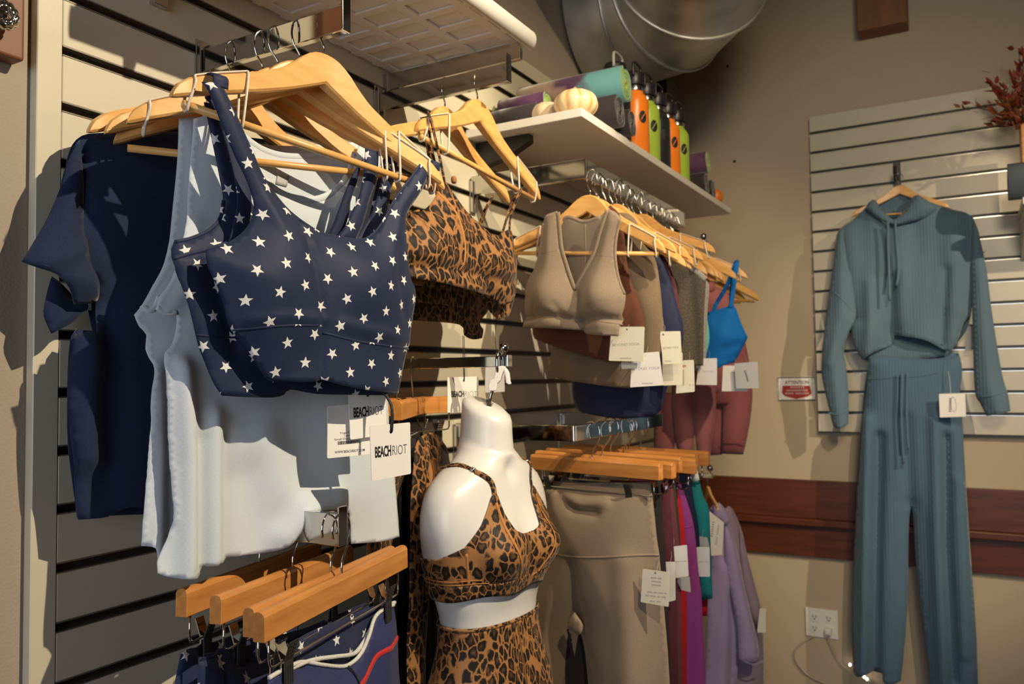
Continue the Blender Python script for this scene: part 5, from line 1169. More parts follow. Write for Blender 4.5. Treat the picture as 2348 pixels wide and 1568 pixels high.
# --- hoodies on a farther bar
faceout(2.62, 1.170, .292, .016, 'small chrome bar with a ball end behind the lilac hoodies', .002)
f6 = [o for o in COL.objects if o.get('label') == 'small chrome bar with a ball end behind the lilac hoodies'][0]
v, f = lathe_data([(.003, 0), (.003, .006), (.008, .009), (.011, .017), (.008, .025), (.0001, .0285)], 16, None, (.284, 2.62, 1.178)); mk('ball_finial', v, f, MT['chrome'], f6)
faceout(2.62, 1.935, .290, .016, 'small chrome bar with a ball end above the rose hoodies', .002)
f7 = [o for o in COL.objects if o.get('label') == 'small chrome bar with a ball end above the rose hoodies'][0]
v, f = lathe_data([(.003, 0), (.003, .006), (.008, .009), (.011, .017), (.008, .025), (.0001, .0285)], 16, None, (.282, 2.62, 1.943)); mk('ball_finial', v, f, MT['chrome'], f7)
hanger((.265, 2.62, 1.888), 40, -3, 'wooden hanger inside the rose pink hoodie', 'hangers of the rose hoodies', False, .92)
hanger((.225, 2.62, 1.888), 44, -3, 'wooden hanger inside the dusty rose hoodie', 'hangers of the rose hoodies', False, .92)
hanger((.275, 2.62, 1.135), 118, -2, 'orange hanger of the lilac hoodie by the mahogany rail', 'hangers of the lilac hoodies', False, .45, rod=False)
hanger((.240, 2.62, 1.135), 118, -2, 'orange hanger of the mauve hoodie by the mahogany rail', 'hangers of the lilac hoodies', False, .45, rod=False)
PHL = Plane((.27, 2.60, 1.1), 35)
r_, S_ = hoodie('lilac hoodie hanging in front of the mahogany rail', PHL, [(1618, 1180, 'c'), (1637, 1158), (1652, 1166, 'c'), (1672, 1200), (1688, 1250), (1700, 1330), (1706, 1420), (1694, 1500), (1684, 1690, 'co'), (1612, 1690, 'c'), (1622, 1400), (1624, 1280)], MT['lilac'], 'hoodies by the rail',
       [('sleeve', [(1662, 1196, 'c'), (1690, 1262), (1706, 1340), (1722, 1410), (1736, 1470), (1738, 1512), (1716, 1522), (1694, 1514, 'c'), (1690, 1440), (1676, 1360), (1662, 1290)], .026, .026), ('hood', [(1632, 1160, 'c'), (1648, 1152), (1664, 1170), (1672, 1196), (1664, 1206, 'c'), (1650, 1190), (1636, 1186)], .030, .012)], rg=[([(1650, 1300), (1655, 1400), (1650, 1560)], .02, .012), ([(1676, 1360), (1680, 1560)], .012, -.014)])
ribbon('cuff_seam', S_, [(1694, 1506), (1715, 1512), (1737, 1502)], .003, .003, MT['lilac'], r_, lift=.032)
PHM = Plane((.24, 2.66, 1.1), 38)
hoodie('mauve hoodie behind the lilac hoodie, nearest the back wall', PHM, [(1650, 1180, 'c'), (1670, 1160), (1684, 1176), (1702, 1220), (1716, 1290), (1732, 1350), (1744, 1400), (1750, 1480), (1752, 1560), (1750, 1690, 'co'), (1670, 1690, 'c'), (1680, 1400)], MT['mauve'], 'hoodies by the rail', [('sleeve', [(1696, 1210, 'c'), (1718, 1290), (1734, 1350), (1745, 1400), (1738, 1440, 'c'), (1716, 1400), (1700, 1320)], .02, .02)])
rtag([(1742, 1395), (1756, 1395), (1756, 1450), (1736, 1450)], 2.64, 'pale tag hanging from the mauve hoodie', 'card_warm', 20, x=.36, group=GLT)
# ================================================================== things on the white shelf
ZS_ = 2.0985
def gourd(name, label, x, y, r, h, lobes, m, stem=True, group=None):
    g = empty(name, (x, y, ZS_), label, 'gourd', group)
    nu, nv = 60, 22; vs = []; fs = []
    for i in range(nv+1):
        t = math.pi*i/nv
        for j in range(nu):
            a = 2*math.pi*j/nu; k = 1+.07*(abs(math.cos(a*lobes/2))-.6)*math.sin(t)
            rr = r*math.sin(t)**.85*k; z = h*.5*(1-math.cos(t)); z -= .12*h*math.exp(-(rr/(r*.35))**2)*(1 if t > math.pi/2 else 0)
            vs.append((x+rr*math.cos(a), y+rr*math.sin(a), ZS_+z))
    fs = [(i*nu+j, i*nu+(j+1) % nu, (i+1)*nu+(j+1) % nu, (i+1)*nu+j) for i in range(nv) for j in range(nu)]
    mk('fruit', vs, fs, m, g)
    if stem: tube('stem', [(x, y, ZS_+h*.84), (x, y+.001, ZS_+h*.97), (x-.004, y+.003, ZS_+h*1.10)], [.006, .0045, .005], MT['stem'], g, 7)
    return g
MT['stem'] = mat('gourd_stem', (.42, .33, .18), .8)
mg = mat('striped_gourd', (.75, .58, .33), .42); n, l, b = nt(mg)
tc = n.new('ShaderNodeTexCoord'); sx = n.new('ShaderNodeSeparateXYZ'); l.new(tc.outputs['Object'], sx.inputs[0])
GX, GY = .262, 1.676
ang_ = mth(n, l, 'ARCTAN2', mth(n, l, 'SUBTRACT', sx.outputs[1], GY), mth(n, l, 'SUBTRACT', sx.outputs[0], GX))
st_ = mth(n, l, 'POWER', mth(n, l, 'ABSOLUTE', mth(n, l, 'SINE', mth(n, l, 'MULTIPLY', ang_, 5.0))), 9.0)
ns_ = n.new('ShaderNodeTexNoise'); ns_.inputs['Scale'].default_value = 60; l.new(tc.outputs['Object'], ns_.inputs['Vector'])
mx = n.new('ShaderNodeMixRGB'); l.new(mth(n, l, 'MULTIPLY', st_, mth(n, l, 'MULTIPLY', ns_.outputs['Fac'], 1.5)), mx.inputs[0]); mx.inputs[1].default_value = (.76, .60, .36, 1); mx.inputs[2].default_value = (.72, .33, .06, 1)
l.new(mx.outputs[0], b.inputs['Base Color'])
MT['orange_g'] = mat('orange_gourd', (.60, .17, .02), .5)
MT['cream_g'] = mat('cream_gourd', (.62, .50, .34), .55)
gourd('gourd', 'cream gourd with orange stripes at the shelf corner', GX, GY, .051, .068, 10, mg, True, 'gourds on the white shelf')
gourd('gourd', 'plain cream gourd behind the striped one on the shelf', .175, 1.70, .040, .062, 8, MT['cream_g'], False, 'gourds on the white shelf')
gourd('gourd', 'small orange gourd at the far end of the white shelf', .268, 2.80, .034, .058, 8, MT['orange_g'], False, 'gourds on the white shelf')
# rolled towels: spiral ends, axis towards the aisle
def towel(label, x0, x1, y, zc, r, mo, mi, sq=1.0, turns=3.2, rz=0.0, group='rolled yoga towels on the white shelf', flap=False):
    g = empty('rolled_towel', ((x0+x1)/2, y, zc-r*sq), label, 'towel', group)
    N = 90; th = r/(turns+.9); pts = []
    for i in range(N+1):
        t = i/N; a = 2*math.pi*turns*t+2.0; rr = r-th*.52-(r-th)*.86*t; pts.append((rr*math.cos(a), rr*math.sin(a)*sq))
    def side(nm, w0, w1, m):
        vs = []; fs = []
        for x in (x0, x1):
            for i, (a, b) in enumerate(pts):
                p = np.array(pts[max(i-1, 0)]); q = np.array(pts[min(i+1, N)]); tt = (q-p)/(np.linalg.norm(q-p)+1e-9); nn = np.array([tt[1], -tt[0]])
                wob = .0012*math.sin(i*.7+x*30)
                for w_ in (w0, w1): vs.append((x+(wob if x == x1 else 0)+.002*math.sin(i*.23), y+a+nn[0]*w_*th*.5+(x-x0)*math.tan(R(rz)), zc+b+nn[1]*w_*th*.5))
        k = 2*(N+1)
        for i in range(N):
            a = 2*i
            fs += [(a, a+2, k+a+2, k+a), (a+1, k+a+1, k+a+3, a+3), (a, a+1, a+3, a+2), (k+a, k+a+2, k+a+3, k+a+1)]
        fs += [(0, k, k+1, 1), (2*N, 2*N+1, k+2*N+1, k+2*N)]
        mk(nm, vs, fs, m, g, True)
    side('outer_layer', .58, .96, mo); side('lining', -.86, .55, mi)
    return g
MT['purple'] = cloth('purple_towel', (.085, .035, .085), .95, .4); MT['dark_towel'] = cloth('dark_grey_towel', (.030, .024, .028), .95, .3)
MT['green_towel'] = cloth('lime_lining', (.30, .50, .10), .9, .3)
vary(MT['purple'], (.075, .028, .075), (.11, .048, .10), 20, 'Object')
MT['tealpurple'] = cloth('teal_purple_towel', (.10, .2, .25), .95, .4)
n, l, b = nt(MT['tealpurple']); tc = n.new('ShaderNodeTexCoord'); sx = n.new('ShaderNodeSeparateXYZ'); l.new(tc.outputs['Object'], sx.inputs[0])
no_ = n.new('ShaderNodeTexNoise'); no_.inputs['Scale'].default_value = 16; l.new(tc.outputs['Object'], no_.inputs['Vector'])
rp_ = n.new('ShaderNodeValToRGB'); l.new(mth(n, l, 'ADD', mth(n, l, 'MULTIPLY', sx.outputs[0], 3.0), mth(n, l, 'MULTIPLY', mth(n, l, 'SUBTRACT', no_.outputs['Fac'], .5), .5)), rp_.inputs[0])
for k_, (p_, c_) in enumerate(((.0, (.46, .34, .22)), (.36, (.40, .27, .20)), (.48, (.085, .034, .088)), (.60, (.10, .045, .10)), (.70, (.13, .33, .37)), (.95, (.14, .36, .38)))):
    e_ = rp_.color_ramp.elements[k_] if k_ < 2 else rp_.color_ramp.elements.new(p_)
    e_.position = p_; e_.color = (*c_, 1)
l.new(rp_.outputs[0], b.inputs['Base Color'])
towel('dark grey rolled towel, lower left of the pile beside the striped gourd', .02, .155, 1.700, ZS_+.034, .034, MT['dark_towel'], MT['dark_towel'], .95)
towel('purple rolled towel with lime lining, upper left behind the striped gourd', .02, .150, 1.752, ZS_+.082, .032, MT['purple'], MT['green_towel'], .9)
towel('black rolled towel at the shelf front, under the lime lined roll', .04, .322, 1.800, ZS_+.043, .043, MT['dark_towel'], MT['dark_towel'], 1.0)
towel('black rolled towel leaning against the orange bottle', .05, .322, 1.880, ZS_+.036, .036, MT['dark_towel'], MT['dark_towel'], 1.0)
towel('purple and teal rolled towel with lime lining, on top of the black rolls', .03, .322, 1.846, ZS_+.124, .049, MT['tealpurple'], MT['green_towel'], .95)
towel('purple rolled towel with lime lining at the far end of the shelf', .08, .292, 2.66, ZS_+.118, .040, MT['purple'], MT['green_towel'], 1.0)
towel('black rolled towel at the far end of the shelf, under the purple roll', .08, .294, 2.63, ZS_+.040, .040, MT['dark_towel'], MT['dark_towel'], 1.0)
towel('black rolled towel nearest the small orange gourd', .08, .292, 2.715, ZS_+.036, .036, MT['dark_towel'], MT['dark_towel'], 1.0)
# bottles
def bottle(label, x, y, r, h, m, loop=False):
    g = empty('water_bottle', (x, y, ZS_), label, 'bottle', 'water bottles on the white shelf')
    lathe('body', [(r*.9, .0), (r, .005), (r, h*.80), (r*.97, h*.85), (r*.80, h*.92), (r*.64, h*.955), (r*.62, h)], m, g, 36, None, (x, y, ZS_))
    lathe('collar', [(r*.645, h*.985), (r*.66, h), (r*.66, h+.012), (r*.62, h+.014)], MT['chrome_dull'], g, 30, None, (x, y, ZS_))
    v = []; f = []; n_ = 40; prof = [(r*.70, h+.013), (r*.74, h+.016), (r*.74, h+.044), (r*.68, h+.050), (.0005, h+.051)]
    for rr, z in prof:
        for j in range(n_): q = rr*(1+(.025 if j % 2 else 0)*(1 if rr > r*.69 else 0)); v.append((x+q*math.cos(2*math.pi*j/n_), y+q*math.sin(2*math.pi*j/n_), ZS_+z))
    f = [(i*n_+j, i*n_+(j+1) % n_, (i+1)*n_+(j+1) % n_, (i+1)*n_+j) for i in range(len(prof)-1) for j in range(n_)]
    mk('cap', v, f, MT['black'], g)
    w_ = r*.74; z0 = ZS_+h+.034
    P = [(x+.3*w_, y-w_, z0), (x+.3*w_, y-w_*1.02, z0+.030), (x+.3*w_, y-w_*.8, z0+.040), (x+.3*w_, y, z0+.043), (x+.3*w_, y+w_*.8, z0+.040), (x+.3*w_, y+w_*1.02, z0+.030), (x+.3*w_, y+w_, z0)]
    tube('carry_loop', P, .0042 if loop else .0036, MT['ring_grey'] if loop else MT['black'], g, 8, 4)
    # round emblem on the front
    for a0 in (-.62,):
        vv = []; C_ = []
        for i in range(25):
            t = 2*math.pi*i/24; da, dz = .30*math.cos(t), .017*math.sin(t); vv.append((x+(r+.0006)*math.cos(a0+da), y+(r+.0006)*math.sin(a0+da), ZS_+h*.55+dz))
        cen = (x+(r+.0010)*math.cos(a0), y+(r+.0010)*math.sin(a0), ZS_+h*.55)
        mk('emblem', vv[:24]+[cen], [(i, (i+1) % 24, 24) for i in range(24)], MT['ink'], g, False)
        tube('emblem_slash', [(x+(r+.0014)*math.cos(a0+d), y+(r+.0014)*math.sin(a0+d), ZS_+h*.55+e) for d, e in ((-.18, -.010), (.0, .001), (.18, .011))], .0012, m, g, 6)
    return g
MT['b_orange'] = mat('bottle_orange', (.86, .22, .015), .32); MT['b_green'] = mat('bottle_lime', (.33, .48, .05), .32); MT['b_dark'] = mat('bottle_slate', (.035, .038, .045), .25, .4)
BOT = [(.265, 2.050, .178, .038, 'b_orange', 'orange bottle nearest the camera on the white shelf'), (.265, 2.138, .176, .038, 'b_green', 'lime green bottle, second along the shelf'), (.265, 2.228, .174, .038, 'b_dark', 'dark slate bottle between the lime and orange ones'), (.265, 2.318, .174, .038, 'b_orange', 'orange bottle, fourth along the shelf'), (.265, 2.408, .176, .038, 'b_green', 'lime green bottle farthest along the shelf'), (.245, 1.962, .178, .040, 'b_dark', 'bottle with a grey carry loop behind the lime lined towel roll')]
for i, (x, y, h, r_, m, lb) in enumerate(BOT): bottle(lb, x, y, r_, h, MT[m], i == 5)
# black box on the wall under the duct
sp = empty('speaker', (.06, 2.95, 2.30), 'black box shaped speaker on the wall behind the bottles', 'speaker')
c0 = ony(1482, 178, 2.75); c1 = ony(1528, 178, 2.75)
box('cabinet', (c0[0], 2.75, 2.13), (c1[0], 2.90, c0[2]), MT['black'], sp, .004)
box('grille', (c0[0]+.008, 2.744, 2.14), (c1[0]-.008, 2.752, c0[2]-.012), MT['black_pad'], sp, .002)
box('bracket', (-.0155, 2.79, 2.22), (c0[0]+.01, 2.85, 2.28), MT['black'], sp, .002)

# ================================================================== back wall: blue set
YH = 3.135
PHD = Plane((.83, YH, 1.8), 0)
hk = ony(2056, 372, DB-.034); zk = PHD.px(2062, 425)[2]+.049-.012
m = MB(); fb = empty('faceout_hook', (hk[0], DB-.034, hk[2]), 'short dark hook on the back slat panel holding the blue set', 'display hook')
m.box((hk[0]-.006, YH-.018, zk), (hk[0]+.006, DB-.034, zk+.010)); m.box((hk[0]-.012, DB-.038, zk-.04), (hk[0]+.012, DB-.0335, hk[2])); m.build('arm', MT['black'], fb, bv=.001)
m = MB(); m.box((hk[0]-.007, YH-.022, zk-.002), (hk[0]+.007, YH-.018, zk+.030)); m.build('end_plate', MT['chrome'], fb, bv=.001)
hz = PHD.px(2062, 425)
hanger((hz[0], YH+.004, hz[2]), 0, -1, 'wooden hanger of the dusty blue hoodie on the back wall', None, False, .70)
g = empty('hoodie', PHD.px(2080, 980), 'dusty blue ribbed cropped hoodie on the back slat panel', 'hoodie')
hb = [(1990, 470, 'c'), (2005, 458), (2030, 492), (2052, 503), (2075, 480), (2098, 448), (2130, 462), (2175, 478), (2215, 488), (2232, 500, 'c'), (2246, 545), (2238, 620), (2230, 680), (2226, 722, 'c'), (2210, 740), (2196, 780), (2180, 806, 'co'), (2160, 800, 'o'), (2120, 780, 'o'), (2050, 768, 'c'), (2049, 790, 'c'), (2010, 805, 'o'), (1978, 825, 'c'), (1958, 790), (1952, 748), (1962, 730, 'c'), (1950, 690), (1940, 640), (1920, 560, 'c'), (1918, 540), (1930, 520), (1960, 500)]
HB = sheet('front_panel', hb, PHD, MT['bluerib'], g, off=.020, puff=.030, wd=.04, rnd=(.006, 7), res=.011, folds=(.006, .16, 1.0, 520), ridges=[([(2047, 640), (2046, 800)], .02, -.02), ([(2170, 620), (2160, 790)], .014, -.014), ([(1995, 650), (2000, 800)], .018, .012)])
sheet('back_panel', [(1990, 470, 'c'), (2040, 450), (2100, 448), (2232, 500, 'c'), (2226, 722), (2180, 806, 'c'), (2100, 838, 'o'), (2000, 830, 'o'), (1975, 820, 'c'), (1955, 748), (1920, 560, 'c')], PHD, MT['bluerib'], g, off=-.010, puff=.015, wd=.03, res=.02, back=True)
sheet('hem_lining', [(1995, 800, 'c'), (2050, 780), (2100, 784), (2165, 800, 'c'), (2176, 812), (2120, 822), (2040, 826), (1990, 828, 'c')], PHD, MT['bluerib'], g, off=-.002, puff=.004, res=.014)
hd = [(1985, 476, 'c'), (1995, 462), (2008, 460, 'c'), (2026, 486), (2050, 506, 'c'), (2072, 486), (2090, 462), (2104, 446, 'c'), (2130, 462), (2148, 478, 'c'), (2120, 498), (2090, 508), (2052, 516), (2020, 504), (1998, 490)]
HD = sheet('hood', hd, PHD, MT['bluerib'], g, off=.052, puff=.018, wd=.02, rnd=(.004, 12), res=.010)
lsl = [(1932, 520, 'c'), (1920, 545), (1910, 620), (1898, 700), (1888, 780), (1884, 850), (1890, 890), (1902, 940), (1911, 978, 'co'), (1928, 982, 'o'), (1945, 972, 'c'), (1946, 920), (1944, 880), (1940, 840), (1936, 800), (1948, 760), (1962, 730), (1960, 690), (1952, 620), (1945, 560)]
LS = sheet('sleeve', lsl, PHD, MT['bluerib'], g, off=.034, puff=.034, wd=.04, rnd=(.006, 8), res=.011, ridges=[([(1958, 735), (1920, 800), (1900, 830)], .02, .010)])
rsl = [(2232, 505, 'c'), (2246, 545), (2262, 620), (2272, 700), (2284, 780), (2298, 860), (2308, 895, 'c'), (2312, 910), (2317, 942, 'co'), (2290, 950, 'o'), (2262, 953, 'c'), (2248, 925), (2236, 900), (2232, 820), (2230, 740), (2228, 660), (2226, 600)]
RS = sheet('sleeve', rsl, PHD, MT['bluerib'], g, off=.034, puff=.036, wd=.04, rnd=(.006, 8), res=.011)
ribbon('cuff_seam', RS, [(2248, 910), (2278, 906), (2309, 896)], .006, .003, MT['bluerib'], g)
ribbon('cuff_seam', LS, [(1900, 946), (1922, 950), (1945, 938)], .006, .003, MT['bluerib'], g)
ribbon('shoulder_seam', RS, [(2231, 584), (2246, 580), (2258, 578)], .004, .002, MT['bluerib'], g)
ribbon('shoulder_seam', LS, [(1912, 668), (1935, 690), (1958, 716)], .004, .002, MT['bluerib'], g)
ribbon('hem_seam', HB, [(2052, 760), (2120, 772), (2178, 798)], .003, .002, MT['bluerib'], g)
for pts in ([(2036, 505), (2036, 560), (2038, 620), (2040, 690)], [(2052, 505), (2056, 560), (2060, 620), (2056, 655)]):
    W = [PHD.at(.078).px(*q) for q in pts]; tube('drawstring', W, .0045, MT['bluerib'], g, 8, 5)
PPT = Plane((.83, YH-.004, 1.2), 0)
g = empty('trousers', PPT.px(2100, 1565), 'dusty blue ribbed wide trousers below the blue hoodie', 'trousers')
pt = [(1992, 818, 'c'), (2030, 815), (2100, 822), (2150, 822), (2200, 814, 'c'), (2206, 850), (2200, 905), (2203, 960), (2208, 1020), (2214, 1100), (2222, 1220), (2232, 1360), (2240, 1480), (2244, 1640, 'co'), (2140, 1640, 'c'), (2128, 1540), (2112, 1400), (2100, 1280), (2094, 1180), (2088, 1160, 'c'), (2084, 1200), (2082, 1300), (2080, 1400), (2074, 1480), (2066, 1560, 'co'), (2044, 1566, 'o'), (2026, 1558, 'o'), (2022, 1538, 'o'), (1984, 1540, 'o'), (1966, 1550, 'o'), (1957, 1540, 'c'), (1954, 1440), (1956, 1340), (1960, 1220), (1968, 1080), (1976, 980), (1986, 900)]
PTS = sheet('front_panel', pt, PPT, MT['bluerib_daylit'], g, off=.022, puff=.026, wd=.03, rnd=(.007, 6), res=.013, ridges=[([(1990, 960), (1985, 1200), (1980, 1540)], .018, .032), ([(2018, 1000), (2012, 1300), (2008, 1540)], .016, -.034), ([(2170, 1000), (2172, 1250), (2190, 1560)], .012, -.034), ([(2145, 960), (2150, 1250), (2165, 1560)], .018, .022), ([(2200, 1100), (2215, 1500)], .014, .016), ([(2078, 960), (2086, 1150)], .02, -.016)])
sheet('back_panel', [(1995, 812, 'c'), (2198, 810, 'c'), (2214, 1100), (2242, 1640, 'co'), (2140, 1640, 'c'), (2088, 1170), (2066, 1556, 'co'), (1962, 1530, 'c'), (1976, 980)], PPT, MT['bluerib_daylit'], g, off=-.020, puff=.010, res=.03, back=True)
ribbon('waistband_seam', PTS, [(1990, 870), (2040, 866), (2110, 862), (2160, 852)], .006, .003, MT['bluerib_daylit'], g)
ribbon('side_pocket', PTS, [(2166, 830), (2164, 880), (2172, 940)], .006, .003, MT['bluerib_daylit'], g)
for pts in ([(2068, 852), (2066, 930), (2068, 1000), (2072, 1064)], [(2080, 852), (2078, 930), (2080, 990), (2083, 1030)]):
    W = [PPT.at(.070).px(*q) for q in pts]; tube('drawstring', W, .0042, MT['bluerib_daylit'], g, 8, 5)
r, q = card('price_tag', [(2153, 903), (2213, 901), (2215, 955), (2155, 957)], PPT, .085, 'square white tag with a dark upright stripe on the blue trousers', MT['card'], 'tag', 'tags of the blue set')
text_fit('print_line', 'IIIIIII', q, (2181, 945), (2182, 914), 5, MT['ink_grey'], r, .04)
text_fit('print_line', '0', q, (2179, 946), (2194, 945), 38, MT['card_grey'], r, -.03)
tube('string', [q.px(2180, 904, .001), q.px(2178, 880, -.02), q.px(2172, 840, -.05)], .0007, MT['silicone'], r, 5, 2)
r, q = card('price_tag', [(2214, 748), (2232, 748), (2230, 803), (2213, 803)], PPT, -.02, 'dark edged tag hanging between the hoodie body and its right sleeve', MT['card_grey'], 'tag', 'tags of the blue set')
tube('string', [q.px(2222, 750, .001), q.px(2222, 735, -.005), q.px(2220, 715, -.01)], .0007, MT['silicone'], r, 5, 2)
# ================================================================== ATTENTION sign
PSG = Plane((.45, DB-.002, 1.44), 0)
r, q = card('sign', [(1782, 864), (1869, 863), (1871, 918), (1784, 920)], PSG, .0, 'small white ATTENTION sign with a red shield, on the back wall', MT['card'], 'sign', None)
fr = [PSG.px(*p) for p in ((1784, 866), (1868, 865), (1870, 917), (1786, 918))]
tube('border', [p+np.array([0, -.001, 0]) for p in fr], .0024, MT['ink'], r, 6, closed=True)
sh_ = [(1795, 884), (1857, 884), (1860, 896), (1861, 902), (1852, 909), (1838, 912), (1826, 915), (1814, 912), (1800, 908), (1793, 901), (1794, 892)]
P = [q.px(*p)+np.array([0, -.0012, 0]) for p in sh_]; mk('shield', P, [tuple(range(len(P)))], MT['red'], r, False)
qq = q.at(.0016)
text_fit('print_bold', 'ATTENTION', q, (1800, 881), (1855, 880), 8, MT['ink'], r, .03)
for s, a, b_, h in (('IIIIIII', (1812, 890), (1842, 889.5), 4), ('IIIIIIIIIIII', (1803, 897), (1850, 896.5), 4), ('IIIII IIIIIIII', (1800, 904), (1853, 903.5), 4)): text_fit('print_line', s, qq, a, b_, h, MT['ink_white'], r)
# ================================================================== outlet, plug and cord
PO = Plane((.517, DB-.001, .55), 0)
op = [PO.px(*p) for p in ((1847, 1391), (1921, 1399), (1921, 1467), (1849, 1456))]
ot = empty('wall_outlet', op[3], 'white double wall outlet plate with a plug in one socket', 'outlet')
x0, x1 = op[0][0], op[1][0]; z1, z0 = op[0][2], op[3][2]
box('plate', (x0, DB-.007, z0), (x1, DB-.0005, z1), MT['white_plastic'], ot, .0025)
for ix, sxx in enumerate((.28, .72)):
    for iz, szz in enumerate((.70, .30)):
        cx, cz = x0+(x1-x0)*sxx, z0+(z1-z0)*szz
        v, f = lathe_data([(.017, 0), (.017, .0022), (.0001, .0024)], 20, (0, -1, 0), (cx, DB-.0068, cz)); s_ = mk('socket', v, f, MT['white_plastic'], ot, False)
        if (ix, iz) != (1, 1):
            for dx_, dz_, w_, h_ in ((-.006, .003, .0012, .0045), (.006, .003, .0012, .0038), (0, -.007, .0026, .0026)): box('slot', (cx+dx_-w_, DB-.0096, cz+dz_-h_), (cx+dx_+w_, DB-.0088, cz+dz_+h_), MT['ink'], s_)
        else: pc = (cx, cz)
lt = empty('string_lights', (pc[0], DB-.02, pc[1]), 'clear corded string of tiny lights plugged into the wall outlet', 'string lights')
box('plug', (pc[0]-.012, DB-.034, pc[1]-.012), (pc[0]+.012, DB-.0095, pc[1]+.012), MT['white_plastic'], lt, .004)
MT['clearcord'] = mat('clear_cord', (.45, .38, .30), .4)
W = [(pc[0], DB-.030, pc[1]-.010)]+[tuple(ony(px, py, DB-.022)) for px, py in ((1899, 1462), (1912, 1492), (1930, 1522), (1948, 1537), (1966, 1547), (1985, 1556), (2010, 1568), (2050, 1584), (2100, 1596))]
tube('cord', W, .0022, MT['clearcord'], lt, 6, 5)
MT['bulb'] = mat('tiny_bulb', (1, .9, .75), .4, Emission_Color=(1, .86, .62, 1), Emission_Strength=14.0)
for px, py in ((1949, 1524), (1982, 1552), (1988, 1557), (1975, 1548)):
    if (px, py) == (1975, 1548): continue
    c = ony(px, py, DB-.03); v, f = lathe_data([(.0001, -.005), (.0036, -.002), (.0036, .003), (.0001, .006)], 10, None, c); mk('bulb', v, f, MT['bulb'], lt)
W = [tuple(ony(px, py, DB-.008)) for px, py in ((1868, 1458), (1846, 1470), (1828, 1486), (1822, 1502), (1828, 1520), (1846, 1542), (1866, 1556), (1890, 1566), (1930, 1580))]
ct = empty('power_cord', W[-1], 'beige cord looping left and down from under the wall outlet', 'cord'); tube('cord', W, .0028, MT['clearcord'], ct, 6, 5)
# ================================================================== right edge: shelf bracket, rolled mat, autumn leaves
ym = 2.95
mc = ony(2310, 420, ym); rm = .060
g = empty('yoga_mat', (mc[0]+.3, ym, mc[2]-rm), 'rolled grey blue yoga mat lying on the white bracket at the right edge', 'yoga mat')
MT['mat'] = add_bump(mat('mat_foam', (.20, .25, .29), .75), 300, .3, .001)
N = 130; turns = 3.4; thk = .0085; vs = []; fs = []; pts = []
for i in range(N+1):
    t = i/N; a = 2*math.pi*turns*t+1.9; rr = rm-thk*.5-(rm-.026)*t; pts.append((rr*math.cos(a), rr*math.sin(a)))
for x in (mc[0], mc[0]+.62):
    for i, (a, b_) in enumerate(pts):
        p = np.array(pts[max(i-1, 0)]); q_ = np.array(pts[min(i+1, N)]); tt = (q_-p)/np.linalg.norm(q_-p); nn = np.array([tt[1], -tt[0]])
        for w_ in (-1, 1): vs.append((x+.006*(i/N), ym+a+nn[0]*w_*thk*.47, mc[2]+b_+nn[1]*w_*thk*.47))
k = 2*(N+1)
for i in range(N):
    a = 2*i; fs += [(a, a+2, k+a+2, k+a), (a+1, k+a+1, k+a+3, a+3), (a, a+1, a+3, a+2), (k+a, k+a+2, k+a+3, k+a+1)]
fs += [(0, k, k+1, 1), (2*N, 2*N+1, k+2*N+1, k+2*N)]
mk('mat', vs, fs, MT['mat'], g, True)
g = empty('wall_shelf', (mc[0]+.3, 3.05, mc[2]-rm-.03), 'white shelf with angled end bracket under the rolled mat', 'shelf')
zt2 = mc[2]-rm-.0005
box('board', (mc[0]+.035, 2.885, zt2-.022), (mc[0]+.70, DB-.0345, zt2), MT['white_paint'], g, .002)
m = MB(); xa = mc[0]+.04
vs = [(xa, 2.90, zt2-.0225), (xa, DB-.0345, zt2-.0225), (xa, DB-.0345, zt2-.16), (xa, 3.08, zt2-.12), (xa, 2.93, zt2-.07)]; vs = vs+[(x+.012, y, z) for x, y, z in vs]
m.add(vs, [(4, 3, 2, 1, 0), (5, 6, 7, 8, 9)]+[(i, (i+1) % 5, 5+(i+1) % 5, 5+i) for i in range(5)]); m.build('end_bracket', MT['white_paint'], g, bv=.001)
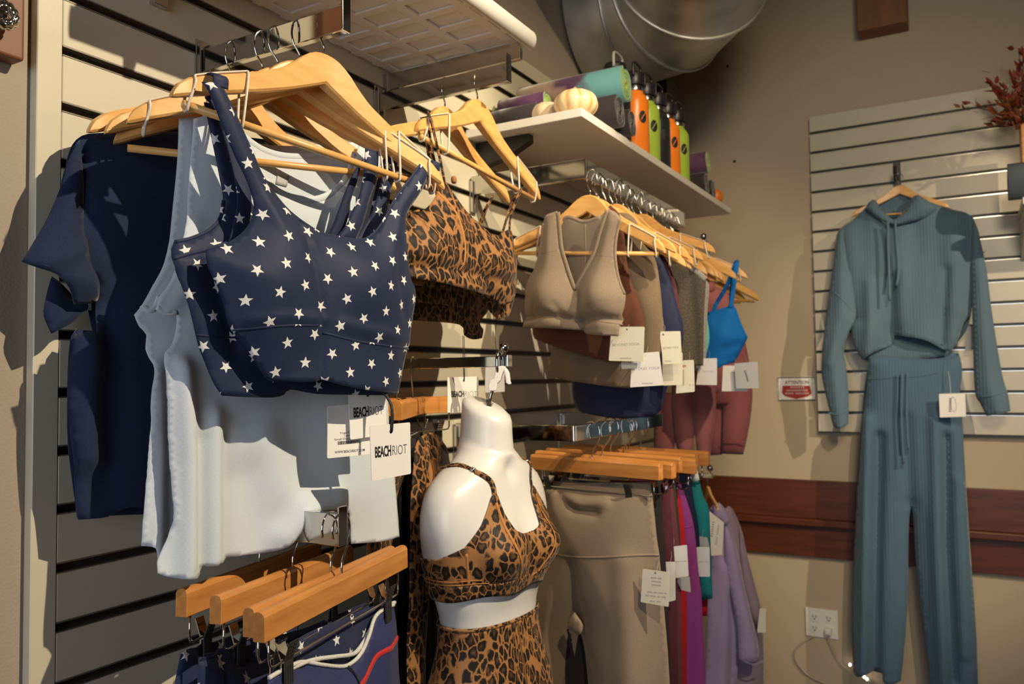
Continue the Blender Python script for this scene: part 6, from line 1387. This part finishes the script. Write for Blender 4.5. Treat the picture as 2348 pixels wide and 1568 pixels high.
# leaves
g = empty('autumn_leaves', tuple(ony(2355, 330, 3.0)), 'rust red autumn leaf bouquet in an orange wooden holder at the right edge', 'leaf bouquet')
b0 = ony(2341, 372, 3.0)
box('holder', (b0[0], 2.96, zt2+.02), (b0[0]+.10, 3.04, ony(2341, 290, 3.0)[2]), MT['cedar'], g, .004)
MT['leaf_r'] = mat('leaf_red', (.24, .030, .015), .6); MT['leaf_o'] = mat('leaf_rust', (.24, .066, .015), .6); MT['leaf_d'] = mat('leaf_dark', (.11, .022, .012), .6); MT['twig'] = mat('twig', (.10, .04, .02), .7)
lv = []
for mm in ('leaf_r', 'leaf_o', 'leaf_d'):
    L_ = []; 
    for t in np.linspace(0, 1, 7):
        wdt = .42*math.sin(math.pi*t**.8)**.9*(1-.15*t); 
        for s in (-1, 0, 1): L_.append((t, s*wdt*.5+.02*math.sin(9*t), .10*t*t-abs(s)*-.08*wdt))
    F_ = [(i*3+j, (i+1)*3+j, (i+1)*3+j+1, i*3+j+1) for i in range(6) for j in range(2)]
    o = mk('leaf', L_, F_, MT[mm], None, True); lv.append(o.data); bpy.data.objects.remove(o)
rl_ = random.Random(11)
def leaf(p, d, s, mi):
    o = bpy.data.objects.new('leaf', lv[mi]); COL.objects.link(o); o.parent = g; o.matrix_parent_inverse = world_of(g).inverted()
    qv = Vector(d).to_track_quat('X', 'Z'); e = qv.to_matrix() @ Matrix.Rotation(rl_.uniform(-1.6, 1.6), 3, 'X'); o.rotation_euler = e.to_euler(); o.location = tuple(p); o.scale = (s, s, s)
root = ony(2352, 300, 3.0)
BR = [((2345, 130), 0, 22), ((2335, 110), 0, 12), ((2268, 180), 0, 24), ((2205, 245), 1, 16), ((2290, 205), 0, 26), ((2275, 275), 1, 24), ((2300, 235), 1, 22), ((2325, 170), 0, 24), ((2330, 285), 1, 24), ((2380, 160), 0, 14), ((2390, 230), 1, 14), ((2320, 250), 2, 18)]
for (px, py), c, nl in BR:
    tip_ = ony(px, py, 3.0+rl_.uniform(-.07, .07)); mid = (root+tip_)/2+np.array([0, rl_.uniform(-.03, .03), .02])
    P = smooth_path([root, mid, tip_], 6); tube('twig', P, [.003-.0022*i/(len(P)-1) for i in range(len(P))], MT['twig'], g, 5)
    lo_ = .55 if px < 2230 else .30
    for i in range(nl):
        t = lo_+(1-lo_)*i/(nl-1); q_ = P[min(int(t*(len(P)-1)), len(P)-1)]+np.array([rl_.uniform(-.012, .012), rl_.uniform(-.02, .02), rl_.uniform(-.014, .014)])
        d = (tip_-root)/np.linalg.norm(tip_-root)+np.array([rl_.uniform(-.9, .9), rl_.uniform(-.9, .9), rl_.uniform(-.9, .9)])
        leaf(q_, d, rl_.uniform(.022, .042) if px > 2230 else rl_.uniform(.018, .028), (c if rl_.random() < .6 else rl_.randrange(3)))
